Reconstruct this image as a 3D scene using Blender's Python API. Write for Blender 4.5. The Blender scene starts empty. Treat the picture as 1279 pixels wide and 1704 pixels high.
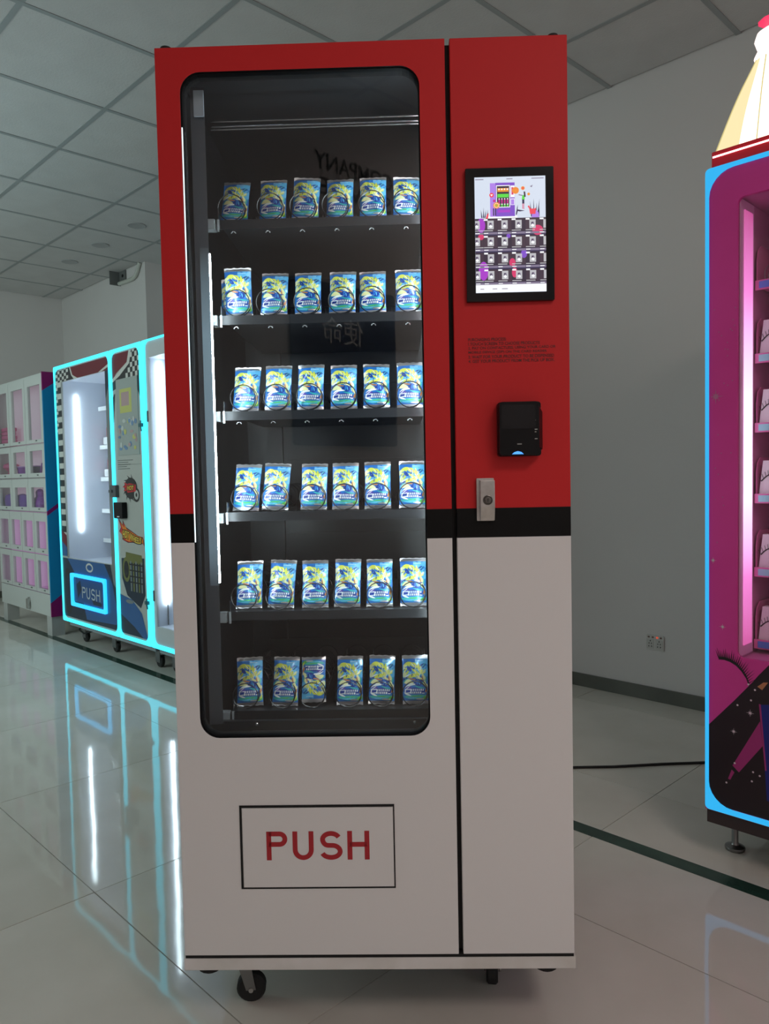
import bpy, math, random
from mathutils import Matrix, Vector, noise
from mathutils.geometry import tessellate_polygon

# ------------------------------------------------------------------ camera, light, exposure
S = bpy.context.scene
COL = S.collection
rnd = random.Random(7)

def srgb(r, g, b):
    def f(c):
        c /= 255.0
        return c / 12.92 if c <= 0.04045 else ((c + 0.055) / 1.055) ** 2.4
    return (f(r), f(g), f(b))

cam_d = bpy.data.cameras.new('camera')
cam = bpy.data.objects.new('camera', cam_d)
COL.objects.link(cam)
cam_d.sensor_fit = 'VERTICAL'
cam_d.sensor_height = 24.0
cam_d.lens = 24.0 * 1260.8 / 1704.0
cam_d.clip_start = 0.02
R_ = Vector((0.69781975, 0.71598874, -0.02019193))
U_ = Vector((-0.02044556, 0.04808966, 0.99863375))
F_ = Vector((-0.71598154, 0.69645352, -0.0481967))
cam.matrix_world = Matrix(((R_.x, U_.x, -F_.x, 0.0), (R_.y, U_.y, -F_.y, 0.0), (R_.z, U_.z, -F_.z, 1.1035), (0, 0, 0, 1)))
S.camera = cam

S.view_settings.view_transform = 'Standard'
S.view_settings.look = 'None'
S.view_settings.gamma = 1.0
S.view_settings.use_curve_mapping = False
S.view_settings.exposure = 0.0

world = bpy.data.worlds.new('daylight')
S.world = world
world.use_nodes = True
world.node_tree.nodes['Background'].inputs[0].default_value = (0.62, 0.85, 0.95, 1)
world.node_tree.nodes['Background'].inputs[1].default_value = 1.0

def area(name, loc, direction, sx, sy, color, power):
    l = bpy.data.lights.new(name, 'AREA')
    l.shape = 'RECTANGLE'; l.size = sx; l.size_y = sy
    l.color = color; l.energy = power
    o = bpy.data.objects.new(name, l); COL.objects.link(o)
    o.location = loc
    o.rotation_euler = Vector(direction).to_track_quat('-Z', 'Y').to_euler()
    return o

# left daylight, and added right fill (window_1 in wall_front, fill_window in wall_right)
area('window_daylight', (-5.0, -0.72, 1.75), (0, 1, 0.04), 3.2, 1.6, (0.82, 1.0, 0.95), 29)
area('warm_fill_right', (4.38, 1.3, 1.75), (-1, 0, 0), 3.0, 1.6, (1.0, 0.77, 0.74), 10)
# added fill lamp above and behind the camera, with an added ceiling panel
area('ceiling_fill', (1.4056, 0.2185, 2.928), (0, 0, -1), 0.54, 1.12, (1.0, 0.84, 0.79), 25)

# ------------------------------------------------------------------ materials
MATS = {}
def mat(name, col=(0.8, 0.8, 0.8), rough=0.5, metal=0.0, emit=None, es=0.0, coat=0.0, spec=0.5):
    if name in MATS:
        return MATS[name]
    m = bpy.data.materials.new(name)
    m.use_nodes = True
    p = m.node_tree.nodes['Principled BSDF']
    p.inputs['Base Color'].default_value = (*col, 1)
    p.inputs['Roughness'].default_value = rough
    p.inputs['Metallic'].default_value = metal
    p.inputs['Specular IOR Level'].default_value = spec
    if coat:
        p.inputs['Coat Weight'].default_value = coat
        p.inputs['Coat Roughness'].default_value = 0.08
    if emit:
        p.inputs['Emission Color'].default_value = (*emit, 1)
        p.inputs['Emission Strength'].default_value = es
    MATS[name] = m
    return m

def nodes(m):
    nt = m.node_tree
    return nt, nt.nodes, nt.links, nt.nodes['Principled BSDF']

def noise_tint(m, c1, c2, scale, detail=3.0, bump=0.0, bscale=None, rough=None):
    nt, N, L, p = nodes(m)
    tc = N.new('ShaderNodeTexCoord')
    n = N.new('ShaderNodeTexNoise'); n.inputs['Scale'].default_value = scale; n.inputs['Detail'].default_value = detail
    L.new(tc.outputs['Object'], n.inputs['Vector'])
    r = N.new('ShaderNodeValToRGB')
    r.color_ramp.elements[0].position = 0.35; r.color_ramp.elements[0].color = (*c1, 1)
    r.color_ramp.elements[1].position = 0.65; r.color_ramp.elements[1].color = (*c2, 1)
    L.new(n.outputs['Fac'], r.inputs['Fac']); L.new(r.outputs['Color'], p.inputs['Base Color'])
    if rough:
        mr = N.new('ShaderNodeMapRange')
        mr.inputs['To Min'].default_value = rough[0]; mr.inputs['To Max'].default_value = rough[1]
        L.new(n.outputs['Fac'], mr.inputs['Value']); L.new(mr.outputs['Result'], p.inputs['Roughness'])
    if bump:
        n2 = N.new('ShaderNodeTexNoise'); n2.inputs['Scale'].default_value = bscale or scale * 4; n2.inputs['Detail'].default_value = 2
        L.new(tc.outputs['Object'], n2.inputs['Vector'])
        b = N.new('ShaderNodeBump'); b.inputs['Strength'].default_value = bump; b.inputs['Distance'].default_value = 0.01
        L.new(n2.outputs['Fac'], b.inputs['Height']); L.new(b.outputs['Normal'], p.inputs['Normal'])
    return m

def emitter(name, col=None, strength=0.0, base=(0.04, 0.04, 0.04)):
    return mat(name, base, 0.5, 0, col, strength)

def flat(name, r, g, b, rough=0.45):
    return mat(name, srgb(r, g, b), rough)

def screen_col(name, r, g, b):
    return mat('screen_' + name, (0.0, 0.0, 0.0), 0.3, 0, srgb(r, g, b), 1.0)

def glass_mat():
    m = bpy.data.materials.new('window_glass'); m.use_nodes = True
    nt = m.node_tree; N = nt.nodes; N.clear()
    out = N.new('ShaderNodeOutputMaterial'); mx = N.new('ShaderNodeMixShader')
    t = N.new('ShaderNodeBsdfTransparent'); t.inputs['Color'].default_value = (0.97, 0.985, 0.98, 1)
    g = N.new('ShaderNodeBsdfGlossy'); g.inputs['Roughness'].default_value = 0.0
    f = N.new('ShaderNodeFresnel'); ge = N.new('ShaderNodeNewGeometry'); mr = N.new('ShaderNodeMapRange')
    mr.inputs['To Min'].default_value = 1.5; mr.inputs['To Max'].default_value = 1.0 / 1.5  # same share of reflection on both faces of the pane
    nt.links.new(ge.outputs['Backfacing'], mr.inputs['Value']); nt.links.new(mr.outputs['Result'], f.inputs['IOR'])
    nt.links.new(f.outputs[0], mx.inputs[0]); nt.links.new(t.outputs[0], mx.inputs[1]); nt.links.new(g.outputs[0], mx.inputs[2])
    nt.links.new(mx.outputs[0], out.inputs[0])
    return m
GLASS = glass_mat()

WHITE = noise_tint(mat('white_powder_coat', (0.8, 0.78, 0.77), 0.45), (0.79, 0.775, 0.765), (0.81, 0.795, 0.785), 2.5, rough=(0.42, 0.5))
BLACK = mat('black_paint', (0.008, 0.008, 0.009), 0.55, spec=0.15)
GAP = mat('dark_gap', (0.006, 0.006, 0.006), 0.8)
BLACKSATIN = noise_tint(mat('black_satin_sheet', (0.02, 0.02, 0.022), 0.32, 0.0, coat=0.0, spec=0.6), (0.016, 0.017, 0.02), (0.024, 0.025, 0.028), 6, rough=(0.26, 0.4))
BLACKGLOSS = mat('black_gloss_plastic', (0.006, 0.006, 0.007), 0.15, spec=0.2)
RUBBER = mat('black_rubber', (0.015, 0.015, 0.015), 0.7)
STEEL = noise_tint(mat('brushed_steel', (0.55, 0.54, 0.52), 0.35, 0.9), (0.5, 0.49, 0.47), (0.6, 0.59, 0.57), 60, rough=(0.28, 0.42))
ALU = mat('dark_channel', (0.055, 0.065, 0.08), 0.35, 0.5)
CHROME = mat('polished_steel', (0.75, 0.75, 0.76), 0.18, 1.0)
GREYTRAY = mat('grey_tray_lip', (0.018, 0.020, 0.023), 0.32, 0.3)

# ------------------------------------------------------------------ mesh builder
class MB:
    def __init__(self):
        self.v = []; self.f = []; self.m = []
    def add(self, verts, faces, m=0):
        o = len(self.v)
        self.v.extend([tuple(p) for p in verts])
        for f in faces:
            self.f.append(tuple(i + o for i in f)); self.m.append(m)
        return self
    def box(self, x0, x1, y0, y1, z0, z1, m=0):
        v = [(x0, y0, z0), (x1, y0, z0), (x1, y1, z0), (x0, y1, z0), (x0, y0, z1), (x1, y0, z1), (x1, y1, z1), (x0, y1, z1)]
        return self.add(v, [(0, 3, 2, 1), (4, 5, 6, 7), (0, 1, 5, 4), (1, 2, 6, 5), (2, 3, 7, 6), (3, 0, 4, 7)], m)
    def plate(self, outer, holes, y0, y1, m=0, mh=None):
        """polygon in x,z (counter-clockwise seen from -y) with holes, thick from y0 (front) to y1"""
        loops = [outer] + list(holes)
        flatp = [p for l in loops for p in l]
        tris = tessellate_polygon([[Vector((p[0], p[1], 0)) for p in l] for l in loops])
        n = len(flatp)
        v = [(p[0], y0, p[1]) for p in flatp] + [(p[0], y1, p[1]) for p in flatp]
        fs = []
        for t in tris:
            a, b, c = [flatp[i] for i in t]
            cr = (b[0] - a[0]) * (c[1] - a[1]) - (b[1] - a[1]) * (c[0] - a[0])
            t = t if cr > 0 else (t[0], t[2], t[1])
            fs.append(tuple(t)); fs.append((t[0] + n, t[2] + n, t[1] + n))
        self.add(v, fs, m)
        base = len(self.v) - 2 * n
        k = 0
        for li, l in enumerate(loops):
            c = len(l)
            ar = sum(l[i][0] * l[(i + 1) % c][1] - l[(i + 1) % c][0] * l[i][1] for i in range(c))
            for i in range(c):
                a = base + k + i; b = base + k + (i + 1) % c
                q = (b, a, a + n, b + n)
                if (ar > 0) != (li == 0): q = q[::-1]
                self.f.append(q); self.m.append(m if (li == 0 or mh is None) else mh)
            k += c
        return self
    def ring(self, outer, inner, y0, y1, m=0):
        return self.plate(outer, [inner], y0, y1, m)
    def tube(self, pts, r, n=6, m=0, closed=False, cap=True):
        pts = [Vector(p) for p in pts]; N = len(pts)
        rs = r if isinstance(r, (list, tuple)) else [r] * N
        o = len(self.v); prev = None
        for i, p in enumerate(pts):
            if closed: t = (pts[(i + 1) % N] - pts[i - 1])
            else: t = (pts[min(i + 1, N - 1)] - pts[max(i - 1, 0)])
            t.normalize()
            if prev is None:
                a = Vector((0, 0, 1)) if abs(t.z) < 0.9 else Vector((1, 0, 0))
                u = t.cross(a).normalized()
            else:
                u = (prev - t * prev.dot(t)).normalized()
            prev = u; w = t.cross(u)
            for k in range(n):
                an = 2 * math.pi * k / n
                self.v.append(tuple(p + (u * math.cos(an) + w * math.sin(an)) * rs[i]))
        for i in range(N if closed else N - 1):
            a = o + i * n; b = o + ((i + 1) % N) * n
            for k in range(n):
                self.f.append((a + k, a + (k + 1) % n, b + (k + 1) % n, b + k)); self.m.append(m)
        if cap and not closed:
            self.f.append(tuple(o + k for k in range(n))[::-1]); self.m.append(m)
            self.f.append(tuple(o + (N - 1) * n + k for k in range(n))); self.m.append(m)
        return self
    def lathe(self, prof, c=(0, 0, 0), n=20, m=0, axis='z'):
        o = len(self.v)
        for (r, h) in prof:
            for k in range(n):
                a = 2 * math.pi * k / n
                x, y = r * math.cos(a), r * math.sin(a)
                p = {'z': (x, y, h), 'y': (x, h, -y), 'x': (h, x, y)}[axis]
                self.v.append((p[0] + c[0], p[1] + c[1], p[2] + c[2]))
        for i in range(len(prof) - 1):
            a = o + i * n; b = a + n
            for k in range(n):
                self.f.append((a + k, a + (k + 1) % n, b + (k + 1) % n, b + k)); self.m.append(m)
        self.f.append(tuple(o + k for k in range(n))[::-1]); self.m.append(m)
        self.f.append(tuple(o + (len(prof) - 1) * n + k for k in range(n))); self.m.append(m)
        return self
    def mesh(self, name, mats, smooth=False):
        me = bpy.data.meshes.new(name)
        me.from_pydata(self.v, [], self.f)
        for mm in (mats if isinstance(mats, (list, tuple)) else [mats]):
            me.materials.append(mm)
        me.polygons.foreach_set('material_index', self.m)
        if smooth:
            me.polygons.foreach_set('use_smooth', [True] * len(self.f))
            try: me.set_sharp_from_angle(angle=math.radians(38))
            except Exception: pass
        me.update()
        return me
    def build(self, name, mats, parent=None, smooth=False, loc=None, rot=None, bevel=0.0):
        o = bpy.data.objects.new(name, self.mesh(name, mats, smooth))
        COL.objects.link(o)
        if parent is not None: o.parent = parent
        if loc is not None: o.location = loc
        if rot is not None: o.rotation_euler = rot
        if bevel:
            b = o.modifiers.new('bevel', 'BEVEL'); b.width = bevel; b.segments = 2; b.limit_method = 'ANGLE'; b.angle_limit = math.radians(50)
        return o

def rect(x0, x1, z0, z1):
    return [(x0, z0), (x1, z0), (x1, z1), (x0, z1)]
def rrect(x0, x1, z0, z1, r, n=6):
    if not isinstance(r, (list, tuple)): r = [r] * 4
    pts = []
    for (cx, cz, a0, rr) in ((x0 + r[0], z0 + r[0], 180, r[0]), (x1 - r[1], z0 + r[1], 270, r[1]), (x1 - r[2], z1 - r[2], 0, r[2]), (x0 + r[3], z1 - r[3], 90, r[3])):
        for k in range(n + 1):
            a = math.radians(a0 + 90 * k / n)
            pts.append((cx + rr * math.cos(a), cz + rr * math.sin(a)))
    return pts
def ellipse(cx, cz, rx, rz, n=16):
    return [(cx + rx * math.cos(2 * math.pi * k / n), cz + rz * math.sin(2 * math.pi * k / n)) for k in range(n)]
def leaf(cx, cz, ln, wd, deg, bend=0.0, n=6):
    a = math.radians(deg); ca, sa = math.cos(a), math.sin(a); up = []; dn = []
    for k in range(n + 1):
        t = k / n; x = (t - 0.5) * ln; w = wd * 0.5 * math.sin(math.pi * t) ** 0.8 if 0 < t < 1 else 0
        b = bend * math.sin(math.pi * t)
        up.append((cx + x * ca - (b + w) * sa, cz + x * sa + (b + w) * ca))
        if 0 < t < 1: dn.append((cx + x * ca - (b - w) * sa, cz + x * sa + (b - w) * ca))
    return dn + up[::-1]

def thing(name, label, cat, loc=(0, 0, 0), rz=0.0, group=None):
    o = bpy.data.objects.new(name, None); COL.objects.link(o)
    o.empty_display_size = 0.05
    o.location = loc; o.rotation_euler = (0, 0, rz)
    return tag(o, label, cat, group)
def tag(o, label, cat, group=None, kind=None):
    o['label'] = label; o['category'] = cat
    if group: o['group'] = group
    if kind: o['kind'] = kind
    return o
def struct(o):
    o['kind'] = 'structure'; return o

_txt = {}
def text_mb(mb, s, cx, cz, w, h, y, m=0, thick=0.0004, bold=0.0, slant=0.0, flip=False, left=None, warp=None):
    """flat lettering in the x,z plane facing -y (or +y with flip), fitted to w x h (either may be None)"""
    key = (s, bold)
    if key not in _txt:
        c = bpy.data.curves.new('lettering', 'FONT'); c.body = s; c.size = 1.0; c.offset = bold; c.resolution_u = 3
        o = bpy.data.objects.new('lettering', c); COL.objects.link(o)
        dg = bpy.context.evaluated_depsgraph_get(); dg.update()
        me = bpy.data.meshes.new_from_object(o.evaluated_get(dg))
        vs = [(v.co.x, v.co.y) for v in me.vertices]; fs = [tuple(p.vertices) for p in me.polygons]
        bpy.data.objects.remove(o); bpy.data.curves.remove(c); bpy.data.meshes.remove(me)
        _txt[key] = (vs, fs)
    vs, fs = _txt[key]
    if not vs: return
    xa, xb = min(p[0] for p in vs), max(p[0] for p in vs); za, zb = min(p[1] for p in vs), max(p[1] for p in vs)
    sx = (w / (xb - xa)) if w else h / (zb - za)
    sz = (h / (zb - za)) if h else sx
    if left is not None: cx = left + (xb - xa) * sx / 2
    out = []
    for p in vs:
        x = (p[0] - (xa + xb) / 2) * sx; z = (p[1] - (za + zb) / 2) * sz
        x += slant * z
        if warp: x, z = warp(x, z)
        out.append((cx + (-x if flip else x), y, cz + z))
    mb.add(out, fs, m)

def push_letters(mb, cx, cz, w, h, y, m=0, bold=0.165):
    '''the word PUSH in plain grotesque capitals'''
    t = bold * h; u = w / 314.0; x = cx - w / 2; z0 = cz - h / 2
    def ribbon(pts):
        for k in range(len(pts) - 1):
            pass
        L_ = []; R_l = []
        for k, p in enumerate(pts):
            a = pts[max(k - 1, 0)]; b = pts[min(k + 1, len(pts) - 1)]
            dx, dz = b[0] - a[0], b[1] - a[1]; n = math.hypot(dx, dz) or 1
            L_.append((p[0] - dz / n * t / 2, y, p[1] + dx / n * t / 2)); R_l.append((p[0] + dz / n * t / 2, y, p[1] - dx / n * t / 2))
        n = len(pts); mb.add(L_ + R_l, [(n + k, n + k + 1, k + 1, k) for k in range(n - 1)], m)
    def arc(ax, az, rx_, rz_, a0, a1, n=14): return [(ax + rx_ * math.cos(math.radians(a0 + (a1 - a0) * k / n)), az + rz_ * math.sin(math.radians(a0 + (a1 - a0) * k / n))) for k in range(n + 1)]
    q = t / 2
    # P
    ribbon([(x + q, z0), (x + q, z0 + h)])
    rb = (h * 0.53 - t) / 2; zc = z0 + h - q - rb; xe = x + 64 * u - q - rb
    ribbon([(x + q, z0 + h - q)] + arc(xe, zc, rb, rb, 90, -90) + [(x + q, zc - rb)])
    # U
    x1 = x + 80 * u; wU = 64 * u; ru = wU / 2 - q
    ribbon([(x1 + q, z0 + h), (x1 + q, z0 + ru + q)] + arc(x1 + wU / 2, z0 + ru + q, ru, ru, 180, 360) + [(x1 + wU - q, z0 + ru + q), (x1 + wU - q, z0 + h)])
    # S
    x2 = x + 162 * u; wS = 70 * u; cS = x2 + wS / 2; r1 = (h - t) / 4
    ribbon(arc(cS, z0 + h - q - r1, wS / 2 - q * 1.3, r1, 22, 200, 14) + arc(cS - wS * .1, z0 + h - q - r1, wS / 2 - q * 1.3 - wS * .1, r1 * 0.99, 215, 262, 5) + arc(cS + wS * .05, z0 + q + r1, wS / 2 - q - wS * .05, r1 * 1.01, 78, 0, 7) + arc(cS, z0 + q + r1, wS / 2 - q, r1, -8, -162, 14))
    # H
    x3 = x + 247 * u; wH = 67 * u
    ribbon([(x3 + q, z0), (x3 + q, z0 + h)]); ribbon([(x3 + wH - q, z0), (x3 + wH - q, z0 + h)]); ribbon([(x3 + q, cz + h * 0.03), (x3 + wH - q, cz + h * 0.03)])

# ------------------------------------------------------------------ setting: floor, ceiling, walls
HC = 2.944
X0, X1, YF, YB = -7.80, 4.5, -0.80, 3.411

FLOORTILE = noise_tint(mat('polished_porcelain_tile', (0.4, 0.4, 0.38), 0.06, spec=0.6), srgb(218, 213, 202), srgb(227, 222, 212), 3.5, 5, bump=0.045, bscale=5.0, rough=(0.03, 0.07))
GROUT = mat('dark_grout', (0.10, 0.10, 0.09), 0.8)
floor = struct(MB().box(X0 - 0.1, X1 + 0.1, YF - 0.1, 3.5, -0.1, -0.004).build('floor', GROUT))
FS, FA, FB = 0.7982, -1.9814, 0.8114
tile_me = MB().box(-FS / 2 + 0.0013, FS / 2 - 0.0013, -FS / 2 + 0.0013, FS / 2 - 0.0013, -0.0039, 0.0).mesh('tile', FLOORTILE)
for i in range(-8, 9):
    for j in range(-3, 5):
        cx = FA + (i + 0.5) * FS; cy = FB + (j + 0.5) * FS
        if cx < X0 - 0.3 or cx > X1 or cy < YF - 0.4 or cy > YB + 0.2: continue
        t = bpy.data.objects.new('tile', tile_me); COL.objects.link(t); t.parent = floor
        t.location = (cx, cy, 0); t.rotation_euler = (rnd.uniform(-1, 1) * 0.0011, rnd.uniform(-1, 1) * 0.0011, rnd.randrange(4) * math.pi / 2)

STRIPM = noise_tint(mat('green_floor_strip', srgb(42, 70, 58), 0.2), srgb(36, 62, 52), srgb(50, 78, 66), 8)
tr1 = struct(MB().box(X0, X1, 1.998, 2.052, -0.003, 0.0012).build('trim_1', STRIPM))

WALLM = noise_tint(mat('painted_wall', (0.6, 0.6, 0.58), 0.7), (0.675, 0.64, 0.622), (0.705, 0.668, 0.65), 1.2, bump=0.02, bscale=60)
mbw = MB().box(-6.02, X1 + 0.1, YB, YB + 0.12, -0.1, HC + 0.1)
mbw.box(X0 - 0.1, -6.02, 3.10, YB + 0.12, -0.1, HC + 0.1)
struct(mbw.build('wall_back', WALLM))
struct(MB().box(X0 - 0.1, X0, YF - 0.1, 3.10, -0.1, HC + 0.1).build('wall_left', WALLM))
mb = MB()
wx0, wx1, wz0, wz1 = -6.7, -3.3, 0.9, 2.62
mb.plate(rect(X0 - 0.1, X1 + 0.1, -0.1, HC + 0.1), [rect(wx0, wx1, wz0, wz1)], YF - 0.1, YF)
struct(mb.build('wall_front', WALLM))
mb = MB().box(X1, X1 + 0.1, YF, YB, -0.1, 0.9).box(X1, X1 + 0.1, YF, YB, 2.62, HC + 0.1)
mb.box(X1, X1 + 0.1, YF, -0.3, 0.9, 2.62).box(X1, X1 + 0.1, 2.9, YB, 0.9, 2.62)
struct(mb.build('wall_right', WALLM))
WFRAME = mat('grey_window_frame', (0.45, 0.45, 0.45), 0.4)
win1 = MB()
for k in range(5):
    x = wx0 + (wx1 - wx0) * k / 4
    win1.box(max(x - 0.03, wx0), min(x + 0.03, wx1), YF - 0.08, YF - 0.03, wz0, wz1)
for z in (wz0, wz1 - 0.06): win1.box(wx0, wx1, YF - 0.08, YF - 0.03, z, z + 0.06)
win1 = struct(win1.build('window_1', WFRAME))
for k in range(4):
    x = wx0 + (wx1 - wx0) * k / 4
    MB().box(x + 0.03, x + (wx1 - wx0) / 4 - 0.03, YF - 0.058, YF - 0.052, wz0 + 0.06, wz1 - 0.06).build('pane', GLASS, win1)
win2 = MB()
for k in range(4):
    y = -0.3 + 3.2 * k / 3
    win2.box(X1 + 0.03, X1 + 0.08, max(y - 0.03, -0.3), min(y + 0.03, 2.9), 0.9, 2.62)
for z in (0.9, 2.56): win2.box(X1 + 0.03, X1 + 0.08, -0.3, 2.9, z, z + 0.06)
win2 = struct(win2.build('fill_window', WFRAME))  # unseen window added to carry the warm fill onto the red machine
for k in range(3):
    y = -0.3 + 3.2 * k / 3
    MB().box(X1 + 0.052, X1 + 0.058, y + 0.03, y + 3.2 / 3 - 0.03, 0.96, 2.56).build('pane', GLASS, win2)

BASEM = noise_tint(mat('dark_skirting_tile', srgb(92, 92, 82), 0.4), srgb(84, 84, 76), srgb(96, 96, 88), 6)
struct(MB().box(-6.02, X1, YB - 0.012, YB + 0.002, 0.0, 0.0645).build('baseboard_back', BASEM))
struct(MB().box(X0, -6.02, 3.088, 3.102, 0.0, 0.0645).build('baseboard_back.001', BASEM))
struct(MB().box(X0 - 0.002, X0 + 0.012, YF, 3.088, 0.0, 0.0645).build('baseboard_left', BASEM))

# ceiling: slab, lay-in tiles, grid runners
CTILE = noise_tint(mat('ceiling_tile', (0.6, 0.61, 0.6), 0.8), (0.58, 0.565, 0.553), (0.62, 0.605, 0.592), 5, 6, bump=0.12, bscale=90)
CSLAB = mat('ceiling_void', (0.3, 0.3, 0.3), 0.9)
RUNNER = mat('grey_ceiling_runner', (0.34, 0.355, 0.355), 0.5)
ceil = struct(MB().box(X0 - 0.1, X1 + 0.1, YF - 0.1, 3.5, HC + 0.02, HC + 0.12).build('ceiling', CSLAB))
GA, GB = -3.6944, 1.7185
ctile_me = MB().box(-0.2885, 0.2885, -0.2885, 0.2885, 0.0, 0.018).mesh('ceiling_tile', CTILE)
def add_tile(xa, xb, ya, yb):
    full = abs(xb - xa - 0.6) < 1e-4 and abs(yb - ya - 0.6) < 1e-4
    if full:
        o = bpy.data.objects.new('ceiling_tile', ctile_me); COL.objects.link(o); o.parent = ceil
        o.location = ((xa + xb) / 2, (ya + yb) / 2, HC)
        o.rotation_euler = (rnd.uniform(-1, 1) * 0.0025, rnd.uniform(-1, 1) * 0.0025, 0)
    elif xb - xa > 0.06 and yb - ya > 0.06:
        MB().box(-(xb - xa) / 2 + 0.0115, (xb - xa) / 2 - 0.0115, -(yb - ya) / 2 + 0.0115, (yb - ya) / 2 - 0.0115, 0, 0.018).build('ceiling_tile', CTILE, ceil, loc=((xa + xb) / 2, (ya + yb) / 2, HC))
gx = sorted([GA + 0.6 * k for k in range(-6, 14) if X0 < GA + 0.6 * k < X1])
gy = sorted([GB + 0.6 * k for k in range(-5, 4) if YF < GB + 0.6 * k < YB])
ex_, ey_ = [X0] + gx + [X1], [YF] + gy + [YB]
for a, b in zip(ex_, ex_[1:]):
    for c, d in zip(ey_, ey_[1:]):
        yb = d
        if b <= -6.0 and d > 3.1: yb = 3.10
        if c < yb: add_tile(a, b, c, yb)
for x in gx: MB().box(x - 0.0115, x + 0.0115, YF, YB if x > -6.02 else 3.10, HC - 0.003, HC + 0.012).build('grid_runner', RUNNER, ceil)
for y in gy: MB().box(X0, X1, y - 0.0115, y + 0.0115, HC - 0.0025, HC + 0.0115).build('grid_runner', RUNNER, ceil)

PANEL = emitter('fill_panel_glow', (1.0, 0.85, 0.8), 1.0)  # glowing panel added to go with the fill lamp
pl = MB().box(1.4056 - 0.285, 1.4056 + 0.285, 0.2185 - 0.58, 0.2185 + 0.58, HC - 0.006, HC - 0.0035).build('fill_panel', PANEL, ceil)

# three round downlights
DL = mat('downlight_grey', (0.22, 0.22, 0.22), 0.5)
DLW = mat('downlight_trim', (0.4, 0.4, 0.4), 0.5)
for (x, y, lab) in ((-5.82, 2.63, 'round unlit recessed ceiling light, middle one of the row of three'), (-6.42, 2.63, 'round unlit recessed ceiling light, one farthest from the red machine'), (-5.21, 2.63, 'round unlit recessed ceiling light, one nearest the red machine')):
    t = thing('recessed_light', lab, 'ceiling light', (x, y, HC), 0, 'recessed lights in the ceiling')
    MB().lathe([(0.05, 0.004), (0.066, 0.004), (0.066, -0.004), (0.062, -0.006), (0.052, -0.004)], n=24).build('trim_ring', DLW, t, True)
    MB().lathe([(0.052, 0.003), (0.052, -0.002), (0.03, 0.0)], n=24).build('lamp_face', DL, t)

# wall lettering behind the photographer (seen mirrored in the machine's glass)
LETTER = mat('black_wall_letters', (0.01, 0.01, 0.01), 0.5)
LETTERW = mat('pale_wall_letters', (0.8, 0.8, 0.78), 0.5)
BLUEBOARD = mat('navy_wall_board', srgb(28, 52, 92), 0.4)
mb = MB()
text_mb(mb, 'A COMPANY', 0.56, 2.587, 0.60, 0.082, YF + 0.003, flip=True, bold=0.006)
text_mb(mb, 'SERVICE', 0.515, 2.472, 0.46, 0.082, YF + 0.003, flip=True, bold=0.006)
tag(mb.build('wall_lettering', LETTER), 'black capital lettering high on the wall, mirrored in the machine glass', 'lettering')
bd = thing('wall_board', 'dark blue wall board with two pale characters, mirrored in the glass', 'board', (0.42, YF, 1.70))
MB().plate(rrect(-0.33, 0.33, -0.45, 0.32, 0.02), [], 0.0, 0.012).build('panel', BLUEBOARD, bd)
mb = MB(); text_mb(mb, '\u4f7f\u547d', -0.02, 0.10, 0.26, None, 0.0135, flip=True)
mb.build('lettering', LETTERW, bd)

# ------------------------------------------------------------------ the red, black and white vending machine
ANG = math.pi / 4 - 0.0092
OX, OY = -1.0326, 0.9645
vm = thing('vending_machine', 'tall red, black and white vending machine with a glass front and PUSH flap', 'vending machine', (OX, OY, 0), ANG)

DOOR = bpy.data.materials.new('door_print'); DOOR.use_nodes = True
nt, N, L, P_ = nodes(DOOR)
tc = N.new('ShaderNodeTexCoord'); sp = N.new('ShaderNodeSeparateXYZ'); rp = N.new('ShaderNodeValToRGB')
mr = N.new('ShaderNodeMapRange'); mr.inputs['From Min'].default_value = 0.0; mr.inputs['From Max'].default_value = 2.0
L.new(tc.outputs['Object'], sp.inputs[0]); L.new(sp.outputs['Z'], mr.inputs['Value']); L.new(mr.outputs['Result'], rp.inputs['Fac'])
rp.color_ramp.interpolation = 'CONSTANT'
rp.color_ramp.elements[0].color = (0.80, 0.785, 0.775, 1)
e = rp.color_ramp.elements[1]; e.position = 0.9835 / 2; e.color = (0.004, 0.004, 0.004, 1)
e = rp.color_ramp.elements.new(1.0365 / 2); e.color = (0.62, 0.024, 0.026, 1)
L.new(rp.outputs['Color'], P_.inputs['Base Color']); P_.inputs['Roughness'].default_value = 0.5; P_.inputs['Specular IOR Level'].default_value = 0.2

T = 0.3745
ZB, ZT = 0.152, 1.8905
WU0, WU1, WZ0, WZ1, WR = -0.3295, 0.1072, 0.611, 1.845, 0.037
# outer cabinet shell
mb = MB()
mb.box(-T + 0.002, -T + 0.02, 0.034, 0.70, ZB, ZT - 0.004)
mb.box(T - 0.02, T - 0.002, 0.034, 0.70, ZB, ZT - 0.004)
mb.box(-T + 0.02, T - 0.02, 0.68, 0.70, ZB, ZT - 0.004)
mb.box(-T + 0.02, T - 0.02, 0.034, 0.68, ZT - 0.02, ZT - 0.004)
mb.box(-T + 0.02, T - 0.02, 0.034, 0.68, ZB + 0.004, ZB + 0.03)
mb.build('cabinet', WHITE, vm)
# black liner of the goods compartment
mb = MB()
mb.box(-0.352, -0.346, 0.034, 0.62, 0.50, 1.868)
mb.box(0.150, 0.156, 0.034, 0.62, 0.50, 1.868)
mb.box(-0.346, 0.150, 0.612, 0.62, 0.50, 1.868)
mb.box(-0.346, 0.150, 0.034, 0.612, 1.862, 1.868)
mb.box(-0.346, 0.150, 0.034, 0.612, 0.50, 0.506)
mb.box(0.156, T - 0.02, 0.036, 0.04, ZB + 0.03, 1.868)
mb.build('inner_liner', BLACKSATIN, vm)
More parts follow.
